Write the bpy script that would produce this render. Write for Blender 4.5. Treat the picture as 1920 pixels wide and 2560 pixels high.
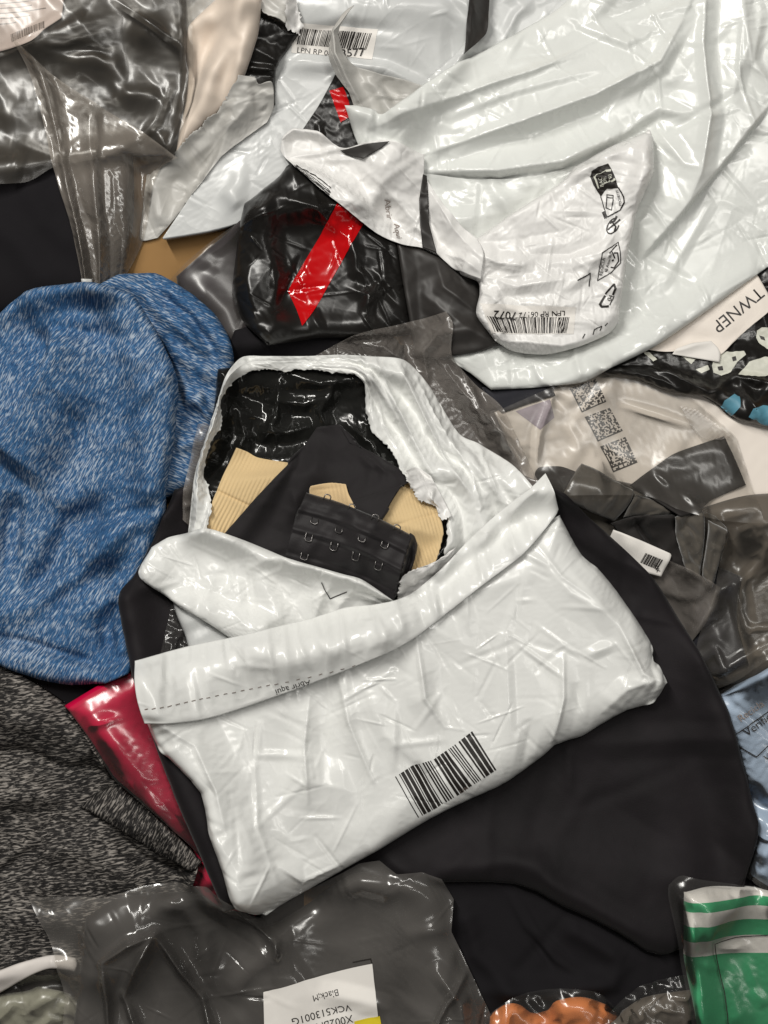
import bpy, math, random
import numpy as np
from mathutils import Vector
from mathutils.geometry import tessellate_polygon

# ------------------------------------------------------------------ scene, camera, light
for o in list(bpy.data.objects):
    bpy.data.objects.remove(o)
SC = bpy.context.scene
COL = SC.collection
S = 0.0003            # metres per unit; all building below is done in units of 0.3 mm
CX, CY = 960.0, 1280.0
HC = 5000.0           # camera height in units (1.5 m)

cam_d = bpy.data.cameras.new('camera')
cam = bpy.data.objects.new('camera', cam_d)
COL.objects.link(cam)
cam.location = (0, 0, HC * S)
cam.rotation_euler = (0, 0, 0)
cam_d.sensor_fit = 'VERTICAL'
cam_d.sensor_height = 32.0
cam_d.lens = 32.0 * HC / 2560.0
cam_d.clip_start = 0.05
cam_d.clip_end = 50
SC.camera = cam

world = bpy.data.worlds.new('World')
SC.world = world
world.use_nodes = True
bg = world.node_tree.nodes['Background']
bg.inputs['Color'].default_value = (1.0, 0.97, 0.93, 1)
bg.inputs['Strength'].default_value = 0.058

def area_lamp(name, loc, target, sx, sy, power, color):
    d = bpy.data.lights.new(name, 'AREA')
    d.shape = 'RECTANGLE'; d.size = sx; d.size_y = sy
    d.energy = power; d.color = color
    o = bpy.data.objects.new(name, d); COL.objects.link(o)
    o.location = loc
    o.rotation_euler = (Vector(target) - Vector(loc)).to_track_quat('-Z', 'Y').to_euler()
    return o
area_lamp('ceiling_tube_lamp', (-0.95, 1.55, 2.3), (0, 0, 0), 0.16, 1.4, 63, (1.0, 0.972, 0.915))
area_lamp('ceiling_tube_lamp', (0.55, 0.85, 2.7), (0, 0, 0), 1.4, 0.14, 21, (1.0, 0.972, 0.915))
area_lamp('ceiling_tube_lamp', (1.25, -0.45, 2.7), (0, 0, 0), 0.14, 1.3, 7, (1.0, 0.975, 0.92))

SC.view_settings.view_transform = 'Standard'
SC.view_settings.look = 'None'
SC.view_settings.exposure = 0.0
SC.view_settings.gamma = 1.0
SC.render.engine = 'CYCLES'
SC.cycles.use_denoising = True
SC.cycles.max_bounces = 10
SC.cycles.transparent_max_bounces = 24
SC.cycles.diffuse_bounces = 4
SC.cycles.glossy_bounces = 4
SC.cycles.caustics_reflective = False
SC.cycles.caustics_refractive = False
SC.cycles.sample_clamp_indirect = 6.0

# ------------------------------------------------------------------ materials
def _new(name):
    m = bpy.data.materials.new(name); m.use_nodes = True
    nt = m.node_tree
    return m, nt, nt.nodes['Principled BSDF'], nt.nodes['Material Output']

def _uv(nt, scale=(1, 1, 1), rot=0.0):
    tc = nt.nodes.new('ShaderNodeTexCoord')
    mp = nt.nodes.new('ShaderNodeMapping')
    mp.inputs['Scale'].default_value = scale
    mp.inputs['Rotation'].default_value = (0, 0, rot)
    nt.links.new(tc.outputs['UV'], mp.inputs['Vector'])
    return mp.outputs['Vector']

def _noise(nt, vec, scale, detail=3, rough=0.5, dist=0.0):
    n = nt.nodes.new('ShaderNodeTexNoise')
    n.inputs['Scale'].default_value = scale
    n.inputs['Detail'].default_value = detail
    n.inputs['Roughness'].default_value = rough
    n.inputs['Distortion'].default_value = dist
    if vec is not None: nt.links.new(vec, n.inputs['Vector'])
    return n.outputs['Fac']

def _ramp(nt, fac, stops, interp='LINEAR'):
    r = nt.nodes.new('ShaderNodeValToRGB')
    r.color_ramp.interpolation = interp
    el = r.color_ramp.elements
    while len(el) > 1: el.remove(el[-1])
    for i, (p, c) in enumerate(stops):
        e = el[0] if i == 0 else el.new(p)
        e.position = p
        e.color = (*c, 1) if len(c) == 3 else c
    nt.links.new(fac, r.inputs['Fac'])
    return r.outputs['Color']

def _bump(nt, hgt, strength, dist, bsdf, prev=None):
    b = nt.nodes.new('ShaderNodeBump')
    b.inputs['Strength'].default_value = strength
    b.inputs['Distance'].default_value = dist
    nt.links.new(hgt, b.inputs['Height'])
    if prev is not None: nt.links.new(prev, b.inputs['Normal'])
    if bsdf is not None: nt.links.new(b.outputs['Normal'], bsdf.inputs['Normal'])
    return b.outputs['Normal']

def poly_mat(name, color, rough=0.28, bump=0.35, spec=0.5, mottle=0.05, fine=90, rvar=0.12, crease=0.0):
    """opaque polythene film: slight tone variation, patchy gloss, fine crinkle"""
    m, nt, b, out = _new(name)
    v = _uv(nt)
    n = _noise(nt, v, 14, 4, 0.6)
    c1 = tuple(x * (1 - mottle) for x in color); c2 = tuple(min(1, x * (1 + mottle)) for x in color)
    nt.links.new(_ramp(nt, n, [(0.3, c1), (0.7, c2)]), b.inputs['Base Color'])
    n2 = _noise(nt, v, 22, 3, 0.6)
    rr = _ramp(nt, n2, [(0.3, (max(0.04, rough - rvar),) * 3), (0.7, (rough + rvar,) * 3)])
    nt.links.new(rr, b.inputs['Roughness'])
    b.inputs['Specular IOR Level'].default_value = spec
    n3 = _noise(nt, v, fine, 3, 0.5, 0.3)
    nb = _bump(nt, n3, bump, 0.0016, b)
    if crease > 0:
        rg = nt.nodes.new('ShaderNodeTexNoise'); rg.noise_type = 'RIDGED_MULTIFRACTAL'
        rg.inputs['Scale'].default_value = 13; rg.inputs['Detail'].default_value = 2.5; rg.inputs['Roughness'].default_value = 0.55
        rg.inputs['Lacunarity'].default_value = 2.3; rg.inputs['Offset'].default_value = 1.0; rg.inputs['Gain'].default_value = 2.0
        rg.inputs['Distortion'].default_value = 0.25
        nt.links.new(v, rg.inputs['Vector'])
        mk = _ramp(nt, _noise(nt, v, 6, 2, 0.5), [(0.35, (0.1, 0.1, 0.1)), (0.65, (1, 1, 1))])
        ml = nt.nodes.new('ShaderNodeMath'); ml.operation = 'MULTIPLY'
        nt.links.new(rg.outputs['Fac'], ml.inputs[0]); nt.links.new(mk, ml.inputs[1])
        _bump(nt, ml.outputs[0], crease, 0.0022, b, nb)
    return m

def film_mat(name, tint=(0.93, 0.92, 0.9), haze=0.12, hazecol=(0.75, 0.72, 0.68), rough=0.15, bump=0.07, fine=40, patch=0.5):
    """clear polythene: mostly transparent, a little milky, glossy on top"""
    m, nt, b, out = _new(name)
    v = _uv(nt)
    b.inputs['Base Color'].default_value = (*hazecol, 1)
    b.inputs['Roughness'].default_value = rough
    b.inputs['Specular IOR Level'].default_value = 0.5
    n3 = _noise(nt, v, fine, 3, 0.5, 0.0)
    nrm = _bump(nt, n3, bump, 0.002, b)
    tr = nt.nodes.new('ShaderNodeBsdfTransparent'); tr.inputs['Color'].default_value = (*tint, 1)
    gl = nt.nodes.new('ShaderNodeBsdfGlossy'); gl.inputs['Roughness'].default_value = rough
    nt.links.new(nrm, gl.inputs['Normal'])
    fr = nt.nodes.new('ShaderNodeFresnel'); fr.inputs['IOR'].default_value = 1.5
    nt.links.new(nrm, fr.inputs['Normal'])
    mul = nt.nodes.new('ShaderNodeMath'); mul.operation = 'MULTIPLY_ADD'
    mul.inputs[1].default_value = 1.15; mul.inputs[2].default_value = 0.0
    nt.links.new(fr.outputs['Fac'], mul.inputs[0])
    m1 = nt.nodes.new('ShaderNodeMixShader')
    hz = _noise(nt, v, 9, 3, 0.6)
    hr = _ramp(nt, hz, [(0.3, (haze * (1 - patch),) * 3), (0.72, (haze * (1 + patch),) * 3)])
    nt.links.new(hr, m1.inputs['Fac'])
    nt.links.new(tr.outputs[0], m1.inputs[1]); nt.links.new(b.outputs[0], m1.inputs[2])
    m2 = nt.nodes.new('ShaderNodeMixShader')
    nt.links.new(mul.outputs[0], m2.inputs['Fac'])
    nt.links.new(m1.outputs[0], m2.inputs[1]); nt.links.new(gl.outputs[0], m2.inputs[2])
    nt.links.new(m2.outputs[0], out.inputs['Surface'])
    return m

def cloth_mat(name, color, rough=0.85, sheen=0.25, weave=900, bump=0.25, mottle=0.15, lint=0.0, spec=0.25):
    m, nt, b, out = _new(name)
    v = _uv(nt)
    n = _noise(nt, v, 11, 5, 0.65)
    c1 = tuple(x * (1 - mottle) for x in color); c2 = tuple(x * (1 + mottle) for x in color)
    col = _ramp(nt, n, [(0.3, c1), (0.7, c2)])
    if lint > 0:
        sp = _noise(nt, v, 260, 2, 0.5, 2.0)
        pt = _noise(nt, v, 9, 2, 0.5)
        mm = nt.nodes.new('ShaderNodeMath'); mm.operation = 'MULTIPLY'
        nt.links.new(_ramp(nt, sp, [(0.62, (0, 0, 0)), (0.74, (1, 1, 1))]), mm.inputs[0])
        nt.links.new(_ramp(nt, pt, [(0.5, (0, 0, 0)), (0.75, (lint,) * 3)]), mm.inputs[1])
        mx = nt.nodes.new('ShaderNodeMix'); mx.data_type = 'RGBA'
        nt.links.new(mm.outputs[0], mx.inputs['Factor'])
        nt.links.new(col, mx.inputs[6]); mx.inputs[7].default_value = (0.35, 0.33, 0.31, 1)
        col = mx.outputs[2]
    nt.links.new(col, b.inputs['Base Color'])
    b.inputs['Roughness'].default_value = rough
    b.inputs['Specular IOR Level'].default_value = spec
    b.inputs['Sheen Weight'].default_value = sheen
    b.inputs['Sheen Roughness'].default_value = 0.5
    w = _noise(nt, v, weave, 2, 0.5)
    nb = _bump(nt, w, bump, 0.0006, None)
    _bump(nt, _noise(nt, v, 60, 3, 0.5), bump * 0.6, 0.002, b, nb)
    return m

def heather_mat(name, base, dark, streak, rot, thr=0.55, long=155, short=950, patchy=0.14):
    """melange jersey: pale yarn streaks over a dyed ground"""
    m, nt, b, out = _new(name)
    tc = nt.nodes.new('ShaderNodeTexCoord')
    wob = nt.nodes.new('ShaderNodeTexNoise'); wob.inputs['Scale'].default_value = 28; wob.inputs['Detail'].default_value = 2
    nt.links.new(tc.outputs['UV'], wob.inputs['Vector'])
    sub = nt.nodes.new('ShaderNodeVectorMath'); sub.operation = 'MULTIPLY_ADD'
    sub.inputs[1].default_value = (0.006, 0.006, 0); sub.inputs[2].default_value = (0, 0, 0)
    nt.links.new(wob.outputs['Color'], sub.inputs[0])
    add = nt.nodes.new('ShaderNodeVectorMath'); add.operation = 'ADD'
    nt.links.new(tc.outputs['UV'], add.inputs[0]); nt.links.new(sub.outputs[0], add.inputs[1])
    def mapped(r, sx, sy):
        a = nt.nodes.new('ShaderNodeMapping'); a.inputs['Rotation'].default_value = (0, 0, r)
        nt.links.new(add.outputs[0], a.inputs['Vector'])
        s = nt.nodes.new('ShaderNodeMapping'); s.inputs['Scale'].default_value = (sx, sy, 1)
        nt.links.new(a.outputs['Vector'], s.inputs['Vector'])
        return s.outputs['Vector']
    n1 = _noise(nt, mapped(rot, long, short), 1.0, 3, 0.55, 0.5)
    n2 = _noise(nt, mapped(rot + 0.12, long * 1.7, short * 1.5), 1.0, 2, 0.5, 0.3)
    big = _noise(nt, tc.outputs['UV'], 16, 4, 0.6)
    ad = nt.nodes.new('ShaderNodeMath'); ad.operation = 'MULTIPLY_ADD'; ad.inputs[1].default_value = patchy * 2; ad.inputs[2].default_value = -patchy
    nt.links.new(big, ad.inputs[0])
    s1 = nt.nodes.new('ShaderNodeMath'); s1.operation = 'ADD'
    nt.links.new(n1, s1.inputs[0]); nt.links.new(ad.outputs[0], s1.inputs[1])
    f1 = _ramp(nt, s1.outputs[0], [(thr - 0.045, (0, 0, 0)), (thr + 0.12, (1, 1, 1))])
    g = _ramp(nt, n2, [(0.38, dark), (0.62, base)])
    mx = nt.nodes.new('ShaderNodeMix'); mx.data_type = 'RGBA'
    nt.links.new(f1, mx.inputs['Factor']); nt.links.new(g, mx.inputs[6]); mx.inputs[7].default_value = (*streak, 1)
    nt.links.new(mx.outputs[2], b.inputs['Base Color'])
    b.inputs['Roughness'].default_value = 0.8
    b.inputs['Specular IOR Level'].default_value = 0.25
    b.inputs['Sheen Weight'].default_value = 0.0
    nb = _bump(nt, n1, 0.35, 0.0012, None)
    _bump(nt, _noise(nt, tc.outputs['UV'], 800, 2), 0.2, 0.0006, b, nb)
    return m

def flat_mat(name, color, rough=0.5, spec=0.4, var=0.0, metallic=0.0, scale=40):
    m, nt, b, out = _new(name)
    if var > 0:
        n = _noise(nt, _uv(nt), scale, 4, 0.6)
        nt.links.new(_ramp(nt, n, [(0.3, tuple(c * (1 - var) for c in color)), (0.7, tuple(min(1, c * (1 + var)) for c in color))]), b.inputs['Base Color'])
    else:
        n = _noise(nt, _uv(nt), 300, 2)
        nt.links.new(_ramp(nt, n, [(0.2, tuple(c * 0.95 for c in color)), (0.8, tuple(min(1, c * 1.05) for c in color))]), b.inputs['Base Color'])
    b.inputs['Roughness'].default_value = rough
    b.inputs['Specular IOR Level'].default_value = spec
    b.inputs['Metallic'].default_value = metallic
    return m

M = {}
M['white'] = poly_mat('white_polythene', (0.78, 0.785, 0.765), 0.235, 0.06, fine=50, rvar=0.08, crease=0.5)
M['white2'] = poly_mat('pale_polythene', (0.72, 0.735, 0.71), 0.25, 0.06, fine=50, rvar=0.08, crease=0.5)
M['white3'] = poly_mat('matt_white_polythene', (0.77, 0.76, 0.745), 0.34, 0.10, fine=80, crease=0.55)
M['grey'] = poly_mat('grey_white_polythene', (0.58, 0.59, 0.585), 0.30, 0.10, fine=60, crease=0.4)
M['grey2'] = poly_mat('dull_grey_polythene', (0.47, 0.46, 0.435), 0.42, 0.10, fine=70, crease=0.5)
M['black'] = poly_mat('black_polythene', (0.011, 0.010, 0.009), 0.31, 0.12, spec=0.5, mottle=0.3, fine=55, rvar=0.1, crease=0.5)
M['lining'] = poly_mat('black_lining_polythene', (0.012, 0.012, 0.011), 0.17, 0.10, spec=0.5, mottle=0.3, fine=45, rvar=0.08, crease=0.5)
M['charcoal'] = poly_mat('charcoal_polythene', (0.030, 0.027, 0.025), 0.5, 0.15, spec=0.4, mottle=0.25, fine=40, rvar=0.1)
M['olive'] = poly_mat('dark_packed_plastic', (0.020, 0.016, 0.011), 0.38, 0.15, spec=0.5, mottle=0.3, fine=40, rvar=0.12, crease=0.4)
M['red_tape'] = poly_mat('red_tape', (0.50, 0.003, 0.005), 0.16, 0.08, mottle=0.12, fine=40)
M['red_cloth'] = cloth_mat('crimson_cloth', (0.56, 0.003, 0.050), 0.6, 0.0, mottle=0.15, spec=0.12)
M['black_cloth'] = cloth_mat('black_jersey', (0.0085, 0.0066, 0.0080), 0.75, 0.05, mottle=0.5, spec=0.25)
M['black_cloth2'] = cloth_mat('deep_black_cloth', (0.007, 0.006, 0.0075), 0.9, 0.0)
M['black_elastic'] = cloth_mat('black_elastic_cloth', (0.014, 0.012, 0.013), 0.75, 0.12, lint=0.15)
M['black_satin'] = cloth_mat('black_satin_tape', (0.014, 0.012, 0.013), 0.62, 0.1, spec=0.3)
M['purple_cloth'] = cloth_mat('dark_plum_cloth', (0.018, 0.013, 0.020), 0.6, 0.2)
M['cream'] = cloth_mat('cream_satin', (0.78, 0.67, 0.57), 0.4, 0.15, bump=0.05, mottle=0.03, spec=0.45)
M['beige'] = cloth_mat('beige_rib_knit', (0.66, 0.49, 0.265), 0.8, 0.2, mottle=0.08)
M['beige2'] = cloth_mat('pale_beige_knit', (0.70, 0.51, 0.28), 0.8, 0.3, mottle=0.06)
M['suede'] = cloth_mat('charcoal_suede', (0.075, 0.066, 0.055), 0.85, 0.3, mottle=0.4, lint=0.5)
M['taupe'] = cloth_mat('taupe_cloth', (0.125, 0.105, 0.085), 0.7, 0.2, mottle=0.25)
M['darkgrey'] = cloth_mat('dark_grey_cloth', (0.019, 0.0165, 0.0155), 0.7, 0.08, mottle=0.2)
M['navy'] = cloth_mat('navy_cloth', (0.016, 0.016, 0.022), 0.7, 0.15, mottle=0.2)
M['blue_pale'] = cloth_mat('pale_blue_cloth', (0.46, 0.58, 0.75), 0.6, 0.1, mottle=0.06)
M['sage'] = cloth_mat('sage_cloth', (0.34, 0.34, 0.27), 0.8, 0.3, mottle=0.15, weave=300, bump=0.6)
M['orange'] = cloth_mat('orange_cloth', (0.74, 0.235, 0.07), 0.6, 0.05, mottle=0.08)
M['paper'] = flat_mat('white_paper', (0.78, 0.75, 0.71), 0.6, 0.3, var=0.02)
M['paper_pink'] = flat_mat('pinkish_paper', (0.66, 0.555, 0.51), 0.6, 0.3, var=0.04, scale=20)
M['paper_cream'] = flat_mat('cream_paper', (0.80, 0.73, 0.66), 0.5, 0.4, var=0.04, scale=16)
M['ink'] = flat_mat('black_ink', (0.018, 0.015, 0.013), 0.45, 0.4)
M['ink_soft'] = flat_mat('faded_ink', (0.20, 0.16, 0.14), 0.5, 0.4, var=0.3)
M['ink_white'] = flat_mat('white_ink', (0.62, 0.62, 0.54), 0.4, 0.4, var=0.06)
M['ink_teal'] = flat_mat('teal_ink', (0.10, 0.27, 0.36), 0.4, 0.4, var=0.15)
M['ink_violet'] = flat_mat('violet_ink', (0.40, 0.34, 0.40), 0.4, 0.4, var=0.3)
M['yellow'] = flat_mat('yellow_sticker', (0.72, 0.58, 0.03), 0.4, 0.4, var=0.05)
M['wire'] = flat_mat('coated_wire', (0.20, 0.19, 0.185), 0.3, 0.6, metallic=0.8)
M['plastic_tag'] = flat_mat('frosted_plastic', (0.62, 0.62, 0.60), 0.3, 0.5, var=0.05)
M['white_tape'] = flat_mat('white_tape', (0.70, 0.655, 0.62), 0.45, 0.4, var=0.04)
M['cardboard'] = flat_mat('cardboard', (0.30, 0.17, 0.065), 0.85, 0.2, var=0.12, scale=12)
M['film'] = film_mat('clear_film', haze=0.07, hazecol=(0.50, 0.46, 0.41), rough=0.27)
M['film_soft'] = film_mat('milky_film', haze=0.24, hazecol=(0.50, 0.45, 0.41), rough=0.24, patch=0.4)
M['film_tail'] = film_mat('gathered_film', haze=0.27, hazecol=(0.52, 0.46, 0.40), rough=0.2, patch=0.6)
M['film_grey'] = film_mat('grey_milky_film', haze=0.145, hazecol=(0.50, 0.47, 0.44), rough=0.17, patch=0.5, fine=30)
M['film_clear'] = film_mat('crisp_film', tint=(0.97, 0.965, 0.955), haze=0.03, hazecol=(0.6, 0.58, 0.55), rough=0.19, bump=0.06, fine=40)
M['heather_blue'] = heather_mat('blue_heather_jersey', (0.046, 0.140, 0.295), (0.016, 0.058, 0.150), (0.40, 0.47, 0.56), math.radians(60), thr=0.545)
M['heather_blue2'] = heather_mat('blue_heather_jersey_cross', (0.046, 0.140, 0.295), (0.016, 0.058, 0.150), (0.40, 0.47, 0.56), math.radians(-22), thr=0.545)
M['heather_dark'] = heather_mat('charcoal_heather_jersey', (0.024, 0.022, 0.021), (0.006, 0.0055, 0.006), (0.30, 0.275, 0.25), math.radians(6), thr=0.535, long=170, short=800)
M['heather_dark2'] = heather_mat('charcoal_heather_jersey_cross', (0.024, 0.022, 0.021), (0.006, 0.0055, 0.006), (0.30, 0.275, 0.25), math.radians(60), thr=0.535, long=170, short=800)

def stripe_mat():
    m, nt, b, out = _new('green_white_stripe_knit')
    tc = nt.nodes.new('ShaderNodeTexCoord')
    sep = nt.nodes.new('ShaderNodeSeparateXYZ'); nt.links.new(tc.outputs['UV'], sep.inputs[0])
    wob = _noise(nt, tc.outputs['UV'], 10, 2, 0.5)
    a = nt.nodes.new('ShaderNodeMath'); a.operation = 'MULTIPLY_ADD'; a.inputs[1].default_value = 0.008
    nt.links.new(wob, a.inputs[0]); nt.links.new(sep.outputs['Y'], a.inputs[2])
    mp = nt.nodes.new('ShaderNodeMapRange'); mp.inputs['From Min'].default_value = 2190 * S; mp.inputs['From Max'].default_value = 2690 * S
    nt.links.new(a.outputs[0], mp.inputs['Value'])
    W_, G_ = (0.84, 0.81, 0.76), (0.030, 0.38, 0.155)
    k = lambda y: (y + 13 - 2190) / 500
    r = _ramp(nt, mp.outputs[0], [(0, W_), (k(2236), G_), (k(2260), W_), (k(2295), G_), (k(2334), W_), (k(2378), G_)], 'CONSTANT')
    nt.links.new(r, b.inputs['Base Color'])
    b.inputs['Roughness'].default_value = 0.75
    b.inputs['Sheen Weight'].default_value = 0.2
    _bump(nt, _noise(nt, tc.outputs['UV'], 700, 2), 0.3, 0.0006, b)
    return m
M['stripe'] = stripe_mat()

# ------------------------------------------------------------------ tags
def tag(o, label=None, cat=None, group=None, kind=None):
    if label: o['label'] = label
    if cat: o['category'] = cat
    if group: o['group'] = group
    if kind: o['kind'] = kind
    return o

def thing(name, label, cat, at, group=None):
    o = bpy.data.objects.new(name, None); COL.objects.link(o)
    o.empty_display_size = 0.02
    o.location = ((at[0] - CX) * S, (CY - at[1]) * S, 0)
    return tag(o, label, cat, group)

def root_loc(p):
    while p.parent is not None: p = p.parent
    return np.array(p.location)

# ------------------------------------------------------------------ pile height map (world units of 0.3 mm)
HR = 6.0
HX0, HY0, HNX, HNY = -300.0, -300.0, 440, 560
HM = np.zeros((HNY, HNX), np.float32)

def hs(X, Y, A=None):
    A = HM if A is None else A
    fx = np.clip((X - HX0) / HR, 0, HNX - 1.001); fy = np.clip((Y - HY0) / HR, 0, HNY - 1.001)
    ix = fx.astype(int); iy = fy.astype(int); tx = fx - ix; ty = fy - iy
    return (A[iy, ix] * (1 - tx) * (1 - ty) + A[iy, ix + 1] * tx * (1 - ty) + A[iy + 1, ix] * (1 - tx) * ty + A[iy + 1, ix + 1] * tx * ty)

def up(G, k):
    """bilinear upsampling of a grid"""
    for _ in range(k):
        n, m = G.shape[:2]
        R = np.empty((2 * n - 1, 2 * m - 1) + G.shape[2:], G.dtype)
        R[::2, ::2] = G
        R[1::2, ::2] = 0.5 * (G[:-1] + G[1:])
        R[:, 1::2] = 0.5 * (R[:, :-2:2] + R[:, 2::2])
        G = R
    return G

def splat(P):
    sp = max(np.abs(np.diff(P[:, :, 0], axis=1)).max(), np.abs(np.diff(P[:, :, 1], axis=0)).max(), np.abs(np.diff(P[:, :, 1], axis=1)).max(), np.abs(np.diff(P[:, :, 0], axis=0)).max())
    k = 0
    while sp / 2 ** k > 4.5 and k < 4: k += 1
    G = up(P, k)
    ix = np.round((G[..., 0] - HX0) / HR).astype(int).ravel(); iy = np.round((G[..., 1] - HY0) / HR).astype(int).ravel()
    ok = (ix >= 0) & (ix < HNX) & (iy >= 0) & (iy < HNY)
    np.maximum.at(HM, (iy[ok], ix[ok]), G[..., 2].ravel()[ok])

# ------------------------------------------------------------------ sheets
def spline(pts, smooth):
    p = np.array(pts, float)
    if not smooth or len(p) < 3: return p
    q = np.vstack([2 * p[0] - p[1], p, 2 * p[-1] - p[-2]])
    out = []
    for i in range(1, len(q) - 2):
        t = np.linspace(0, 1, 10, endpoint=False)[:, None]
        a, b, c, d = q[i - 1], q[i], q[i + 1], q[i + 2]
        out.append(_hermite(b, c, 0.4 * (c - a), 0.4 * (d - b), t))
    out.append(p[-1:])
    return np.vstack(out)

def _hermite(p0, p1, m0, m1, t):
    t2, t3 = t * t, t * t * t
    return (2 * t3 - 3 * t2 + 1) * p0 + (t3 - 2 * t2 + t) * m0 + (-2 * t3 + 3 * t2) * p1 + (t3 - t2) * m1

def resample(p, n):
    d = np.r_[0, np.cumsum(np.hypot(*np.diff(p, axis=0).T))]
    t = np.linspace(0, d[-1], n)
    return np.c_[np.interp(t, d, p[:, 0]), np.interp(t, d, p[:, 1])]

def plen(p): return np.hypot(*np.diff(p, axis=0).T).sum()

def seg_dist(X, Y, poly):
    """distance to a polyline, signed side, and parameter along it"""
    best = np.full(X.shape, 1e9); side = np.zeros(X.shape); par = np.zeros(X.shape)
    L = plen(np.array(poly, float)); acc = 0
    for (x0, y0), (x1, y1) in zip(poly[:-1], poly[1:]):
        dx, dy = x1 - x0, y1 - y0; l2 = dx * dx + dy * dy + 1e-9; l = math.sqrt(l2)
        t = np.clip(((X - x0) * dx + (Y - y0) * dy) / l2, 0, 1)
        d = np.hypot(X - x0 - t * dx, Y - y0 - t * dy)
        c = d < best
        best = np.where(c, d, best)
        side = np.where(c, np.sign(dx * (Y - y0) - dy * (X - x0)), side)
        par = np.where(c, (acc + t * l) / L, par)
        acc += l
    return best, side, par

def features(X, Y, feats):
    Z = np.zeros(X.shape)
    for f in feats:
        k = f[0]
        if k == 'b':                          # rounded bump
            _, cx, cy, rx, ry, rot, h = f
            c, s = math.cos(math.radians(rot)), math.sin(math.radians(rot))
            u = ((X - cx) * c + (Y - cy) * s) / rx; v = (-(X - cx) * s + (Y - cy) * c) / ry
            Z += h * np.exp(-(u * u + v * v))
        elif k == 'r':                        # sharp fold ridge (h < 0: crease)
            _, pl, h, w = f
            d, _, par = seg_dist(X, Y, pl)
            q = np.maximum(0, 1 - d / (1.5 * w)); Z += h * (0.55 * q + 0.45 * q * q) * np.clip(2.2 * np.minimum(par, 1 - par) + 0.12, 0, 1) ** 0.7
        elif k == 'k':                        # lopsided fold: steep flank on the right-hand side of the line, long plane on the left
            _, pl, h, wr, wl = f
            d, sd, par = seg_dist(X, Y, pl)
            q = np.maximum(0, 1 - d / np.where(sd > 0, wr, wl))
            Z += h * q ** 1.15 * np.clip(3 * np.minimum(par, 1 - par) + 0.1, 0, 1) ** 0.7
        elif k == 'f':                        # soft fold
            _, pl, h, w = f
            d, _, par = seg_dist(X, Y, pl)
            Z += h * np.exp(-(d / w) ** 2) * np.clip(4 * np.minimum(par, 1 - par) + 0.15, 0, 1)
        elif k == 's':                        # overlap step: the right-hand side of the line (walking along it, screen) stands higher
            _, pl, h, w = f[:4]; far = f[4] if len(f) > 4 else 200
            d, sd, par = seg_dist(X, Y, pl)
            e = np.clip(8 * np.minimum(par, 1 - par), 0, 1)
            q = np.clip(d * sd / w, 0, 1)
            Z += h * q * q * (3 - 2 * q) * np.exp(-(np.maximum(0, d * sd) / far) ** 2) * e
    return Z

def tents(X, Y, n, amp, w, ln, rs, dirn=None, spread=math.pi):
    """scatter of straight creases"""
    Z = np.zeros(X.shape)
    x0, x1, y0, y1 = X.min(), X.max(), Y.min(), Y.max()
    for _ in range(n):
        px, py = rs.uniform(x0, x1), rs.uniform(y0, y1)
        a = rs.uniform(0, math.pi) if dirn is None else math.radians(dirn) + rs.normal() * spread
        ww = w * rs.uniform(0.5, 1.6); l = ln * rs.uniform(0.4, 1.6)
        c, s = math.cos(a), math.sin(a)
        t = (X - px) * c + (Y - py) * s; d = -(X - px) * s + (Y - py) * c
        d = d + 0.12 * rs.normal() * t
        h = amp * rs.normal() * 0.8
        q = np.maximum(0, 1 - np.abs(d) / ww)
        Z += h * q * np.maximum(0, 1 - (t / l) ** 2)
    return Z

def _proj(A, B, L, k, one=False):
    d = B - A
    l = np.sqrt((d * d).sum(-1)) + 1e-6
    q = (l - L) / l
    if one: q = np.minimum(q, 0)
    d *= (0.5 * k * q)[..., None]
    A += d; B -= d

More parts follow.
